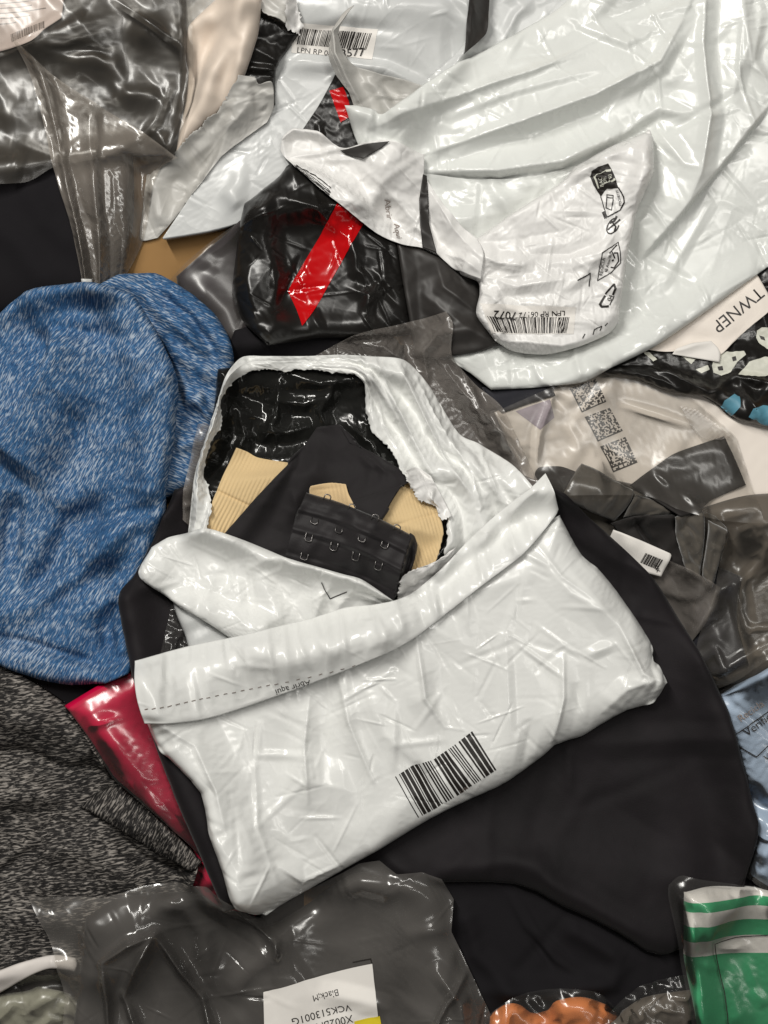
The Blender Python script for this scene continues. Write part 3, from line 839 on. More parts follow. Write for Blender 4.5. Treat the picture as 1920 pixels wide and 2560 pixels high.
# ================================================================== right side: bags under the black garment
T = thing('white_pack', 'white paper pack printed with three square dot-matrix codes, right of centre', 'pack', (1500, 1100))
wp = sheet('paper', [[(1236, 1030), (1374, 975), (1478, 930), (1650, 930), (1800, 980)], [(2010, 1040), (2010, 1180)], [(2010, 1320), (1890, 1365), (1780, 1290), (1540, 1260)], [(1330, 1245), (1280, 1130)]], M['paper_cream'], T, sp=10, lift=40, closed=True,
      puff=(22, 60), tent=(20, 8, 30, 90), ex=0.01, kb=0.3, steps=30)
def matrix(q, n, seed):
    r = random.Random(seed); q = [np.array(p, float) for p in q]
    f = lambda a, b: (q[0] * (1 - a) + q[1] * a) * (1 - b) + (q[3] * (1 - a) + q[2] * a) * b
    out = []
    for i in range(n):
        for j in range(n):
            on = i == 0 or j == n - 1 or (j == 0 and i % 2 == 0) or (i == n - 1 and j % 2 == 0) or r.random() < 0.47
            if on: out.append([f(i / n, j / n), f((i + 1) / n, j / n), f((i + 1) / n, (j + 1) / n), f(i / n, (j + 1) / n)])
    return out
for k, q in enumerate([[(1424, 974), (1489, 950), (1514, 1006), (1453, 1033)], [(1460, 1044), (1523, 1021), (1556, 1078), (1493, 1105)], [(1499, 1117), (1562, 1093), (1592, 1156), (1532, 1181)]]):
    print_quads('dot_code', wp, matrix(q, 20, 30 + k), M['ink'], off=1.0, step=6)
print_poly('print', wp, [[(1290, 1030), (1375, 1000), (1385, 1045), (1350, 1075)]], M['ink_violet'])
sheet('navy_garment', [[(1205, 968), (1290, 960)], [(1372, 955), (1378, 975)], [(1384, 992), (1320, 1012)], [(1252, 1036), (1220, 1000)]], M['navy'], None, sp=8, lift=5, closed=True, puff=(10, 20), ex=0.01, steps=15,
      label='small dark navy garment corner below the large white mailer edge', cat='garment')

# dark brownish stuff, lower right
sheet('taupe_garment', [[(1690, 1290), (1850, 1240)], [(2020, 1230), (2020, 1450)], [(2020, 1690), (1920, 1700)], [(1770, 1720), (1740, 1560), (1720, 1420)]], M['taupe'], None, sp=10, lift=25, closed=True,
      puff=(40, 70), feats=[('s', [(1870, 1720), (1850, 1560), (1840, 1430), (1900, 1330)], 30, 20, 150), ('f', [(1760, 1380), (1820, 1500), (1830, 1640)], -26, 30)], tent=(14, 8, 30, 80), ex=0.015, kb=0.3, steps=30,
      label='taupe garment in clear plastic at the right edge, above the pale blue one', cat='garment')
sheet('charcoal_garment', [[(1742, 1480), (1790, 1420)], [(1850, 1440), (1845, 1560)], [(1870, 1660), (1800, 1690)], [(1745, 1680), (1735, 1600)]], M['navy'], None, sp=10, lift=4, closed=True, puff=(14, 30), tent=(8, 6, 20, 50), ex=0.01, steps=20,
      label='blue-black folded garment under clear film right of the big black garment', cat='garment')
lbg = sheet('pale_blue_garment', [[(1770, 1760), (1830, 1720), (1920, 1655)], [(2020, 1600), (2020, 1950)], [(2020, 2300), (1940, 2230)], [(1880, 2190), (1870, 2050), (1840, 1900)]], M['blue_pale'], None, sp=9, lift=30, closed=True,
      puff=(40, 70), feats=[('f', [(1860, 1960), (1900, 2010), (1960, 2030)], -34, 22), ('f', [(1890, 2150), (1930, 2100), (1980, 2110)], 16, 22), ('f', [(1900, 2060), (1960, 2080)], 10, 16)], tent=(10, 6, 26, 70), ex=0.012, kb=0.3, steps=30,
      label='pale blue garment in printed clear polybag at the right edge', cat='garment')
T = thing('clear_polybag', 'clear polybag printed with black framed text over the pale blue garment', 'polybag', (1900, 1900))
lbf = sheet('film', [[(1755, 1745), (1800, 1718), (1920, 1630)], [(2020, 1570), (2020, 1950)], [(2020, 2300), (1930, 2240)], [(1872, 2200), (1866, 2050), (1830, 1900)]], M['film_clear'], T, sp=8, lift=6,
      feats=[('r', [(1790, 1740), (1830, 1722), (1930, 1660)], 14, 10), ('r', [(1885, 2080), (1930, 2095)], 12, 12)], tent=(12, 5, 18, 60), ex=0.012, steps=40)
print_quads('print', lbf, stroke([(1828, 1846), (1930, 1772)], 2.6), M['ink'])
print_quads('print', lbf, stroke([(1838, 1860), (1892, 1892), (1935, 1850)], 2.6), M['ink'])
print_text('print', lbf, 'Verifica', (1868, 1842), -36, 30, M['ink'])
print_text('print', lbf, 'Recicla', (1852, 1806), -36, 26, M['ink_soft'])
print_text('print', lbf, 'V', (1918, 1905), -36, 26, M['ink'])

# ---- ruffled charcoal garment
T = thing('charcoal_ruffled_garment', 'charcoal suede-like ruffled garment with folded panels, right of the open mailer', 'garment', (1620, 1330))
sheet('body', [[(1400, 1200), (1460, 1190), (1600, 1215)], [(1780, 1290), (1815, 1330), (1800, 1400)], [(1775, 1478), (1700, 1500), (1560, 1400)], [(1420, 1330), (1390, 1270)]], M['suede'], T, sp=8, lift=8, closed=True,
      puff=(26, 40), tent=(26, 12, 22, 70), ex=0.02, kb=0.25, steps=35)
sheet('fold', [[(1338, 1180), (1350, 1168), (1400, 1166)], [(1440, 1180), (1450, 1205)], [(1430, 1240), (1400, 1230)], [(1350, 1225), (1336, 1205)]], M['black_cloth'], T, sp=6, lift=6, feats=[('r', [(1345, 1178), (1395, 1174), (1440, 1190)], 10, 10)], ex=0.01, steps=20, thick=3)
sheet('panel', [[(1456, 1158), (1490, 1172), (1530, 1196)], [(1585, 1226), (1575, 1262)], [(1542, 1304), (1480, 1280)], [(1400, 1245), (1425, 1200)]], M['suede'], T, sp=6, lift=16, puff=(20, 16), tent=(26, 9, 13, 46), ex=0.02, kb=0.3, steps=30, thick=4)
sheet('panel', [[(1585, 1236), (1620, 1245), (1650, 1255)], [(1688, 1280), (1680, 1290)], [(1660, 1300), (1620, 1290)], [(1560, 1296), (1572, 1262)]], M['suede'], T, sp=5, lift=12, puff=(16, 12), tent=(18, 9, 10, 40), ex=0.03, steps=30, thick=3)
sheet('panel', [[(1528, 1308), (1580, 1290), (1630, 1288)], [(1682, 1286), (1695, 1350)], [(1728, 1432), (1690, 1420), (1640, 1395)], [(1575, 1365), (1545, 1330)]], M['darkgrey'], T, sp=6, lift=14, puff=(20, 16), tent=(26, 9, 15, 60), ex=0.02, kb=0.3, steps=30, thick=4)
sheet('panel', [[(1684, 1292), (1720, 1282)], [(1758, 1278), (1762, 1350)], [(1752, 1448), (1738, 1444)], [(1716, 1426), (1696, 1360)]], M['suede'], T, sp=6, lift=12, puff=(16, 12), feats=[('r', [(1690, 1290), (1710, 1340), (1725, 1420)], 16, 14)], tent=(22, 9, 12, 50), ex=0.02, steps=30, thick=3)
sheet('panel', [[(1766, 1300), (1790, 1312)], [(1818, 1326), (1806, 1390)], [(1778, 1468), (1766, 1456)], [(1756, 1440), (1764, 1370)]], M['suede'], T, sp=6, lift=12, puff=(18, 12), tent=(20, 8, 12, 50), ex=0.02, steps=25, thick=3)
sheet('flat_panel', [[(1570, 1214), (1640, 1165), (1690, 1132)], [(1812, 1090), (1840, 1150)], [(1866, 1212), (1780, 1250), (1740, 1280)], [(1690, 1290), (1630, 1250)]], M['darkgrey'], T, sp=8, lift=10, puff=(8, 20), tent=(18, 6, 20, 80), ex=0.01, kb=0.3, steps=30, thick=3)
T = thing('clear_polybag', 'clear polybag with crimped seal over the dot-matrix pack and ruffled garment', 'polybag', (1640, 1200))
sheet('film', [[(1225, 1035), (1374, 970), (1478, 925), (1640, 950), (1750, 1010)], [(1840, 1090), (1870, 1190)], [(1900, 1310), (1790, 1300), (1690, 1275), (1600, 1240)], [(1340, 1240), (1280, 1130)]], M['film'], T, sp=8, lift=8,
      feats=[('r', [(1560, 1010), (1660, 1040), (1720, 1060)], 10, 10), ('r', [(1635, 1180), (1668, 1208)], 12, 8), ('r', [(1700, 1232), (1735, 1260)], 12, 8), ('r', [(1380, 980), (1340, 1080), (1330, 1200)], 12, 16)], tent=(16, 6, 18, 80), ex=0.012, steps=40)
sq = sheet('crimped_seal', [[(1700, 1014), (1740, 1022)], [(1790, 1058), (1828, 1092)], [(1800, 1100), (1770, 1098)], [(1752, 1096), (1725, 1060)]], M['film_soft'], T, sp=2.6, lift=6, zfun=lambda X, Y, U, V: 3.0 * np.sin(((X - 1700) * 0.6 + (Y - 1010) * 0.8) * 0.75), ex=0, steps=0, smooth=False)
sheet('film_fold', [[(1560, 1352), (1650, 1392), (1720, 1425)], [(1790, 1466), (1780, 1515)], [(1728, 1605), (1660, 1540)], [(1580, 1430), (1560, 1390)]], M['film_soft'], T, sp=7, lift=8, feats=[('r', [(1788, 1470), (1768, 1520), (1728, 1590)], 24, 16)], tent=(10, 5, 16, 60), ex=0.02, steps=30)
tg = sheet('barcode_tag', [[(1534, 1324), (1604, 1352)], [(1673, 1383), (1675, 1392)], [(1654, 1442), (1584, 1422)], [(1512, 1390), (1522, 1355)]], M['paper'], None, sp=7, lift=8, ex=0.0, kb=0.5, steps=10, thick=1,
      label='small white barcode tag half hidden by the black garment edge', cat='tag')
print_quads('barcode', tg, bars(rand_bars(14, 3), [(1614, 1382), (1656, 1399), (1644, 1424), (1602, 1406)]), M['ink'])
print_text('print', tg, 'X00', (1652, 1428), -112, 14, M['ink'], off=1.8)

T = thing('clear_polybag', 'wrinkled clear polybag over the taupe garment at the right edge', 'polybag', (1850, 1500))
sheet('film', [[(1800, 1330), (1900, 1300)], [(2020, 1300), (2020, 1500)], [(2020, 1660), (1930, 1640), (1850, 1700)], [(1772, 1740), (1745, 1620), (1790, 1450)]], M['film'], T, sp=8, lift=8,
      feats=[('r', [(1790, 1620), (1820, 1690)], 14, 8), ('r', [(1770, 1700), (1850, 1650), (1930, 1600)], 16, 14), ('r', [(1830, 1430), (1850, 1520), (1880, 1610)], 18, 16), ('r', [(1800, 1480), (1830, 1450)], 20, 12)], tent=(18, 9, 22, 80), ex=0.02, steps=45)

# ---- black printed bag with paper label, right
T = thing('black_printed_polybag', 'glossy black polybag with white and teal printed shapes at the right edge', 'polybag', (1780, 930))
bb = sheet('film', [[(1470, 915), (1620, 840), (1800, 720)], [(2010, 600), (2010, 850)], [(2010, 1100), (1920, 1074), (1836, 1052), (1790, 1016), (1748, 994), (1677, 986), (1583, 950)], [(1505, 940), (1485, 928)]], M['black'], T, sp=7, lift=14, closed=True,
      puff=(34, 50), feats=[('r', [(1628, 912), (1690, 952), (1762, 988)], 20, 14), ('r', [(1763, 988), (1800, 962), (1835, 943)], 24, 14), ('r', [(1835, 943), (1880, 952), (1930, 962)], 22, 14), ('r', [(1838, 945), (1862, 1000), (1890, 1060)], 20, 14), ('r', [(1885, 1005), (1930, 955)], 16, 10)],
      tent=(26, 8, 18, 50), ex=0.025, steps=40)
print_poly('print', bb, [[(1776, 915), (1784, 890), (1815, 880), (1858, 879), (1862, 888), (1840, 905), (1822, 932), (1800, 940), (1780, 932)], [(1890, 845), (1893, 826), (1905, 818), (1940, 820), (1940, 885), (1915, 872), (1898, 860)], [(1840, 940), (1870, 905), (1910, 893), (1945, 895), (1945, 930), (1900, 944)],
                         [(1598, 874), (1625, 885), (1640, 900), (1630, 906)], [(1700, 890), (1735, 900), (1725, 912)], [(1735, 925), (1765, 915), (1770, 925), (1750, 935)]], M['ink_white'])
print_poly('print', bb, [[(1790, 1030), (1800, 1005), (1825, 990), (1838, 996), (1838, 1020), (1820, 1042)], [(1858, 1045), (1868, 1025), (1895, 1018), (1950, 1030), (1950, 1068), (1900, 1064)]], M['ink_teal'])
print_poly('print', bb, [[(1826, 895), (1836, 892), (1838, 902), (1829, 905)], [(1790, 918), (1802, 916), (1804, 926), (1793, 927)], [(1898, 838), (1910, 842), (1912, 852), (1902, 848)]], M['ink'], off=2.2)
lp = sheet('paper_label', [[(1590, 870), (1700, 790), (1800, 715)], [(1880, 660), (1925, 745), (1928, 772)], [(1860, 830), (1802, 886), (1790, 880), (1770, 858)], [(1690, 880), (1650, 880)]], M['paper_cream'], None, sp=7, lift=6, feats=[('f', [(1700, 800), (1800, 830), (1860, 800)], 6, 30)], ex=0.004, kb=0.5, steps=15, thick=1,
      label='cream paper label with dark capital letters on the black printed polybag', cat='label')
print_text('print', lp, 'TWNEP', (1894, 716), 141, 44, M['ink'], off=1.0)
sheet('torn_corner', [[(1690, 872), (1730, 858)], [(1778, 852), (1795, 870), (1800, 888)], [(1798, 906), (1740, 896)], [(1680, 886), (1684, 880)]], M['paper'], lp.obj, sp=6, lift=8, feats=[('r', [(1690, 880), (1740, 862), (1778, 856)], 8, 12)], ex=0.004, steps=15, thick=1)

# ================================================================== the large white mailer, top right
bw = sheet('poly_mailer', [[(863, 278), (900, 283), (936, 292), (965, 300), (1080, 212), (1240, 112), (1400, 18), (1480, -70), (1700, -90)], [(2010, -90), (2010, 300)], [(2010, 610), (1920, 667), (1777, 770), (1634, 868), (1520, 925), (1446, 962), (1330, 972)], [(1226, 976), (1180, 938), (1115, 883), (1060, 700), (980, 500), (900, 380)]],
      M['white2'], None, sp=8.5, lift=14, drape=70, closed=True, puff=(24, 50),
      feats=[('k', [(1075, 388), (1300, 318), (1480, 252), (1640, 168), (1705, 50)], 58, 34, 170), ('k', [(1068, 432), (1240, 438), (1400, 414), (1590, 322)], 52, 15, 90),
             ('k', [(950, 330), (1120, 262), (1300, 196), (1440, 150)], 20, 22, 70), ('k', [(1120, 300), (1280, 240), (1500, 180)], 14, 16, 60),
             ('k', [(1765, -70), (1750, 120), (1766, 300), (1742, 440), (1690, 560)], 40, 130, 40), ('s', [(1600, 660), (1690, 560), (1800, 430), (1930, 265)][::-1], 34, 9, 130),
             ('k', [(1690, 110), (1640, 190), (1560, 240), (1500, 300)], 24, 30, 60), ('r', [(1640, 330), (1700, 420), (1735, 430)], 12, 24), ('k', [(1560, 330), (1640, 280), (1720, 300)], 20, 20, 60),
             ('f', [(1240, 940), (1500, 890), (1700, 780)], 18, 50), ('r', [(1430, 880), (1440, 955)], 10, 12), ('r', [(930, 285), (932, 345)], 14, 9), ('f', [(870, 300), (930, 310)], 14, 20),
             ('k', [(1850, -40), (1862, 120), (1822, 260)], 24, 70, 30), ('k', [(1450, 70), (1560, 120), (1640, 80)], 14, 16, 50), ('k', [(1900, 30), (1880, 160), (1930, 230)], 16, 40, 20)],
      tent=[(50, 9, 30, 110, -28, 0.35), (90, 5, 12, 60), (16, 14, 70, 220)], ex=0.009, kb=0.06, steps=45, kt=0.05, smth=0, fine=1, crisp=(420, 2.4, 6.5, 55),
      post=[('k', [(1075, 388), (1300, 318), (1480, 252), (1640, 168), (1700, 60)], 9, 6, 26), ('k', [(950, 330), (1120, 262), (1300, 196), (1440, 150)], 7, 5, 22), ('k', [(1765, -70), (1750, 120), (1766, 300), (1742, 440)], 8, 24, 6), ('r', [(1180, 240), (1330, 190), (1500, 100)], 6, 6), ('r', [(1200, 360), (1330, 345), (1420, 300)], 6, 5), ('r', [(1480, 480), (1620, 520), (1700, 640)], 5, 6), ('r', [(1250, 930), (1420, 900), (1600, 820)], 6, 7), ('r', [(1560, 130), (1640, 200), (1650, 300)], 7, 6), ('r', [(1850, 60), (1840, 180), (1880, 330)], 7, 6)],
      label='large crumpled white poly mailer filling the upper right corner', cat='mailer')

# ================================================================== dark plum garment behind the black mailer
sheet('plum_garment', [[(440, 690), (520, 620), (600, 560)], [(680, 520), (700, 700)], [(700, 870), (620, 880)], [(520, 900), (460, 840)]], M['purple_cloth'], None, sp=10, lift=14, closed=True, puff=(24, 60), feats=[('f', [(480, 700), (560, 780), (600, 880)], 14, 30)], ex=0.01, kb=0.4, steps=20,
      label='dark plum garment in clear film between the blue shirt and the black mailer', cat='garment')
T = thing('clear_polybag', 'smooth clear polybag over the plum garment above the blue shirt', 'polybag', (560, 700))
sheet('film', [[(405, 715), (470, 650), (540, 595)], [(640, 535), (690, 700)], [(690, 860), (600, 870)], [(510, 880), (450, 800)]], M['film'], T, sp=8, lift=6, feats=[('r', [(430, 700), (520, 620), (600, 570)], 14, 24)], tent=(8, 4, 24, 80), ex=0.005, steps=30)
sheet('black_garment', [[(590, 830), (700, 800), (790, 800)], [(920, 800), (1000, 860)], [(1010, 960), (800, 980)], [(560, 980), (565, 900)]], M['black_cloth2'], None, sp=10, lift=8, closed=True, puff=(30, 50), feats=[('f', [(600, 900), (700, 830), (820, 850)], 12, 20)], ex=0.01, kb=0.4, steps=20,
      label='black garment bit just above the rim of the open mailer', cat='garment')

# ================================================================== black mailer with red tape
T = thing('black_poly_mailer', 'glossy crumpled black poly mailer with a wide red tape strip', 'mailer', (800, 660))
bm = sheet('panel', [[(612, 510), (694, 447), (735, 412), (850, 470)], [(1010, 590), (1025, 700)], [(1040, 830), (930, 845), (800, 845)], [(671, 866), (609, 806), (584, 742), (584, 680), (598, 585)]], M['black'], T, sp=6.5, lift=14, closed=True, puff=(60, 90),
      feats=[('r', [(690, 470), (640, 560), (625, 700), (650, 830)], 9, 30), ('r', [(600, 640), (625, 730), (650, 830)], 8, 20), ('r', [(880, 600), (895, 680), (940, 700)], 18, 18), ('r', [(930, 700), (960, 690), (900, 790)], 18, 22), ('r', [(690, 500), (790, 530), (870, 600)], 18, 20), ('r', [(870, 720), (920, 740), (915, 810)], 16, 16), ('r', [(690, 640), (700, 690), (690, 730)], 8, 16)],
      fine=1, crisp=(120, 2.4, 6, 46), tent=(30, 9, 26, 80), ex=0.010, kb=0.1, steps=55)
sheet('inner_panel', [[(992, 606), (1040, 615), (1095, 640)], [(1205, 700), (1205, 790)], [(1262, 858), (1200, 880), (1131, 890)], [(1040, 892), (1022, 790), (1006, 700)]], M['charcoal'], T, sp=8, lift=10, closed=True, puff=(16, 50),
      feats=[('f', [(1010, 640), (1060, 720), (1070, 840)], 12, 26), ('r', [(1090, 650), (1110, 720), (1190, 780)], 14, 20), ('f', [(1080, 840), (1180, 830), (1240, 850)], 14, 20)], tent=(16, 5, 24, 80), ex=0.015, steps=35)
print_quads('red_tape', bm, [[(845, 515), (908, 560), (778, 792), (720, 728)], [(720, 728), (778, 792), (756, 818), (742, 775)]], M['red_tape'], off=2.2, step=4)

# ================================================================== small white mailer with recycling marks
T = thing('open_white_mailer', 'small opened white mailer with recycling symbols and a 7072 barcode sticker', 'mailer', (1300, 650))
sheet('inside', [[(1058, 432), (1180, 448), (1310, 444)], [(1412, 424), (1440, 414)], [(1448, 430), (1407, 460), (1300, 528), (1190, 606)], [(1160, 650), (1110, 590), (1075, 505)]], M['white2'], T, sp=8, lift=4, feats=[('f', [(1110, 480), (1200, 540), (1330, 470)], 5, 40)], tent=(14, 5, 24, 80), ex=0.015, steps=35)
fp = sheet('front_panel', [[(1158, 645), (1185, 600), (1300, 522), (1405, 455), (1440, 416), (1530, 364)], [(1624, 324), (1633, 350), (1630, 433), (1606, 490), (1588, 537), (1565, 646), (1552, 745)], [(1546, 806), (1520, 835), (1446, 868), (1367, 886), (1288, 877)], [(1238, 852), (1191, 789), (1199, 735), (1194, 703), (1150, 682)]],
      M['white3'], T, sp=6.5, lift=22, closed=True, puff=(60, 60),
      feats=[('f', [(1625, 330), (1600, 480), (1568, 640), (1545, 800)], 34, 34), ('f', [(1190, 600), (1400, 460), (1620, 330)], 22, 20), ('r', [(1200, 640), (1240, 660), (1300, 670)], 22, 24), ('r', [(1195, 720), (1260, 770), (1330, 790)], 16, 18), ('r', [(1210, 690), (1290, 720), (1420, 700)], 14, 20), ('b', 1290, 655, 34, 22, -10, 18), ('r', [(1300, 640), (1420, 640), (1520, 600)], -10, 16), ('r', [(1290, 760), (1400, 770), (1500, 740)], 12, 20), ('r', [(1380, 660), (1480, 640), (1550, 570)], 12, 22), ('r', [(1260, 850), (1400, 868), (1480, 850)], 14, 14)],
      tent=[(50, 8, 22, 80, -15, 0.5), (30, 6, 16, 45)], ex=0.02, kb=0.08, steps=60, smth=1, fine=1, crisp=(240, 2.2, 6, 42))
lf = sheet('flap', [[(708, 342), (735, 324), (795, 333), (850, 370), (910, 362), (972, 357)], [(1060, 385), (1060, 430), (1056, 500), (1064, 560)], [(1094, 636), (1055, 618), (1001, 609), (948, 586), (908, 560), (828, 503), (780, 462)], [(736, 420), (703, 380)]],
      M['white3'], T, sp=6, lift=14, feats=[('r', [(714, 392), (706, 350), (735, 328), (795, 338), (850, 368)], 24, 14), ('r', [(722, 396), (785, 388), (850, 374)], 20, 10), ('b', 770, 362, 40, 14, 8, -18), ('r', [(880, 400), (960, 470), (1085, 600)], 26, 34), ('r', [(760, 420), (860, 480), (1000, 570)], 24, 30), ('f', [(940, 400), (1020, 440), (1050, 480)], 16, 30), ('r', [(900, 400), (840, 400), (760, 405)], 10, 10)],
      tent=[(30, 7, 18, 80, 35, 0.4)], ex=0.02, kb=0.1, steps=55, thick=1, fine=1, crisp=(120, 2.0, 6, 45))
sheet('gusset', [[(1062, 436), (1100, 500), (1148, 560)], [(1192, 602), (1206, 640)], [(1200, 704), (1150, 684)], [(1088, 632), (1072, 560), (1068, 500)]], M['white3'], T, sp=6, lift=8, feats=[('r', [(1072, 470), (1130, 570), (1195, 650)], 26, 26), ('r', [(1090, 620), (1150, 650), (1200, 690)], 16, 16)], tent=(14, 6, 16, 60), ex=0.02, steps=40, thick=1)
sheet('black_edge', [[(1058, 436)], [(1067, 438), (1071, 500), (1073, 560)], [(1091, 634)], [(1056, 620), (1050, 560), (1048, 497)]], M['charcoal'], T, sp=4, lift=4, tent=(5, 3, 8, 30), ex=0.02, steps=20, thick=1, smooth=False)
sheet('black_fold', [[(850, 374), (905, 363)], [(974, 356), (950, 375)], [(908, 398), (890, 392)], [(866, 384), (858, 379)]], M['charcoal'], T, sp=5, lift=4, ex=0.01, steps=15, thick=1)
print_quads('barcode', lf, bars([2, 3, 2, 2, 4, 2, 2, 3, 2, 2, 3, 2, 2, 3, 2], [(828, 488), (822, 520), (738, 440), (742, 420)]), M['ink'])
print_quads('barcode', lf, stroke([(744, 424), (790, 450), (828, 480)], 2.4) + stroke([(742, 432), (784, 462), (828, 492)], 2.2) + stroke([(748, 446), (790, 474), (824, 500)], 3), M['ink'])
print_text('print', lf, 'Abrir', (962, 497), 84, 22, M['ink_soft']); print_text('print', lf, 'Aquí', (984, 556), 80, 22, M['ink_soft'])
st = print_quads('sticker', fp, [[(1200, 762), (1436, 772), (1430, 838), (1228, 836)]], M['paper'], off=1.2)
print_quads('barcode', fp, bars(rand_bars(40, 21), [(1216, 794), (1420, 797), (1411, 836), (1236, 834)]), M['ink'], off=2.2, parent=st, step=4)
print_text('print', fp, '7072', (1291, 782), 183, 29, M['ink'], off=2.3, parent=st, bold=0.012)
print_text('print', fp, 'LPN RP 06172', (1409, 780), 178, 19, M['ink'], off=2.3, parent=st)
# recycling marks, running down the right edge of the panel
print_poly('print', fp, [[(1515, 417), (1530, 445), (1541, 477), (1513, 477), (1497, 499), (1480, 470), (1471, 450), (1474, 437), (1488, 427)]], M['ink'])
print_quads('print', fp, stroke([(1497, 499), (1508, 534), (1511, 552)], 2.4) + stroke([(1541, 477), (1552, 500), (1554, 515), (1545, 533), (1514, 549)], 3.2) + stroke([(1512, 494), (1528, 496), (1524, 532), (1510, 526)], 2.2, True) + stroke([(1511, 500), (1527, 502)], 2), M['ink'])
print_poly('print', fp, [[(1499, 538), (1507, 534), (1514, 549), (1507, 554)]], M['ink'])
print_text('print', fp, 'BAC', (1505, 472), -105, 12, M['ink_white'], off=2.4); print_text('print', fp, 'DE', (1513, 463), -105, 11, M['ink_white'], off=2.4); print_text('print', fp, 'TRI', (1527, 461), -105, 13, M['ink_white'], off=2.4)
print_quads('print', fp, stroke([(1482, 450), (1492, 476)], 4) + stroke([(1483, 448), (1508, 436)], 1.6) + stroke([(1496, 470), (1527, 457)], 1.6) + stroke([(1510, 436), (1520, 434)], 5) + stroke([(1524, 460), (1530, 456)], 5), M['ink_white'], off=2.4)
print_text('print', fp, 'POCHETTE', (1549, 522), -103, 8.5, M['ink'], off=1.9)
circ = [(1527 + 15 * math.cos(a) - 3 * math.sin(a), 572 + 19 * math.sin(a) - 5 * math.cos(a)) for a in np.linspace(0.2, 5.2, 18)]
print_quads('print', fp, stroke(circ, 3) + stroke([(1515, 580), (1528, 570), (1544, 556)], 4) + stroke([(1524, 560), (1534, 574), (1530, 586)], 4) + stroke([(1536, 548), (1530, 560), (1520, 564)], 5), M['ink'])
print_quads('print', fp, stroke([(1490, 706), (1499, 640), (1540, 612), (1545, 664), (1524, 686)], 2.2, True), M['ink'])
print_text('print', fp, 'RECICLA', (1502, 694), -84, 11, M['ink']); print_text('print', fp, 'Al Amarillo', (1514, 686), -80, 10, M['ink'])
print_quads('print', fp, stroke([(1523, 674), (1530, 676), (1540, 660), (1536, 640), (1528, 640)], 3) + stroke([(1517, 640), (1536, 620)], 3.4) + stroke([(1522, 636), (1530, 652)], 3.4) + stroke([(1524, 658), (1527, 657)], 4), M['ink'])
print_quads('print', fp, stroke([(1510, 738), (1530, 716), (1533, 726), (1528, 740)], 4.4) + stroke([(1508, 744), (1496, 764), (1500, 770), (1516, 769)], 5.5) + stroke([(1520, 766), (1527, 752), (1530, 744)], 2.4), M['ink'])
print_text('print', fp, '04', (1523, 757), -70, 15, M['ink'])
print_quads('print', fp, stroke([(1440, 706), (1471, 688), (1469, 719)], 2.6), M['ink'])
print_quads('print', fp, stroke([(1452, 848), (1458, 838)], 2.4), M['ink'])
print_quads('print', fp, stroke([(1478, 838), (1482, 826), (1500, 818), (1496, 828)], 2.4), M['ink'])
print_quads('print', fp, stroke([(1508, 816), (1514, 810)], 2.4), M['ink'])

# ================================================================== red garment, heather shirts
sheet('crimson_garment', [[(160, 1765), (231, 1722), (300, 1685)], [(370, 1650), (400, 1757), (440, 1850), (500, 1940), (560, 2067), (590, 2160)], [(640, 2290), (540, 2270)], [(470, 2210), (490, 2145), (410, 2060), (335, 1990), (280, 1939), (222, 1845)]], M['red_cloth'], None, sp=9, lift=74, closed=True, puff=(60, 60),
      feats=[('f', [(250, 1800), (330, 1900), (450, 2060)], 16, 30), ('f', [(350, 1900), (420, 2000), (520, 2180)], -10, 26)], tent=(10, 4, 26, 80), ex=0.008, kb=0.4, steps=25, label='crimson red garment in clear plastic left of the barcode mailer', cat='garment')
T = thing('clear_polybag', 'clear polybag wrapped around the crimson garment', 'polybag', (350, 1950))
sheet('film', [[(170, 1772), (231, 1732), (300, 1697)], [(375, 1665), (400, 1757), (440, 1850), (500, 1940), (560, 2067), (590, 2160)], [(620, 2280), (540, 2262)], [(478, 2205), (495, 2145), (412, 2060), (335, 1994), (280, 1945), (226, 1850)]], M['film_clear'], T, sp=8, lift=5,
      feats=[('r', [(280, 1900), (330, 1960), (420, 2060), (520, 2200)], 16, 18), ('r', [(220, 1810), (290, 1790)], 8, 14), ('b', 315, 1952, 12, 10, 0, 8)], tent=(8, 4, 18, 70), ex=0.008, steps=35)

T = thing('charcoal_heather_shirt', 'black and grey heather shirt with creased sleeve, lower left', 'shirt', (200, 2050))
sheet('body', [[(-120, 1640), (0, 1665), (60, 1692), (116, 1727)], [(158, 1757), (188, 1792), (262, 1890), (292, 1962), (350, 2000), (430, 2068)], [(506, 2150), (490, 2200), (440, 2290), (300, 2440), (145, 2440)], [(-120, 2460), (-120, 2050)]], M['heather_dark'], T, sp=9, lift=34, fsc=1.7, closed=True, puff=(26, 40),
      feats=[('f', [(-40, 1880), (60, 1895), (130, 1935), (290, 1965)], -34, 26), ('f', [(-40, 1780), (120, 1800), (240, 1900)], 20, 40), ('s', [(300, 1975), (190, 2015), (90, 2090), (-40, 2170)], -26, 22, 120), ('f', [(-60, 2000), (100, 1990), (200, 2010)], 14, 30),
             ('f', [(60, 2110), (200, 2120), (380, 2210)], 14, 40), ('f', [(0, 2300), (160, 2290), (300, 2330)], 12, 40), ('f', [(280, 2080), (360, 2150), (460, 2190)], -20, 16)], tent=(30, 13, 32, 110), ex=0.012, kb=0.3, steps=35)
sheet('sleeve', [[(200, 2018), (240, 1985), (292, 1968)], [(350, 2000), (430, 2070), (480, 2120)], [(512, 2144), (470, 2170)], [(400, 2140), (330, 2095), (270, 2060)]], M['heather_dark2'], T, sp=7, lift=8, puff=(26, 34), feats=[('f', [(230, 2020), (300, 2040), (400, 2100), (480, 2150)], 10, 18), ('f', [(330, 2000), (350, 2040)], -8, 12)], tent=(10, 5, 18, 60), ex=0.015, kb=0.25, steps=30, thick=4)

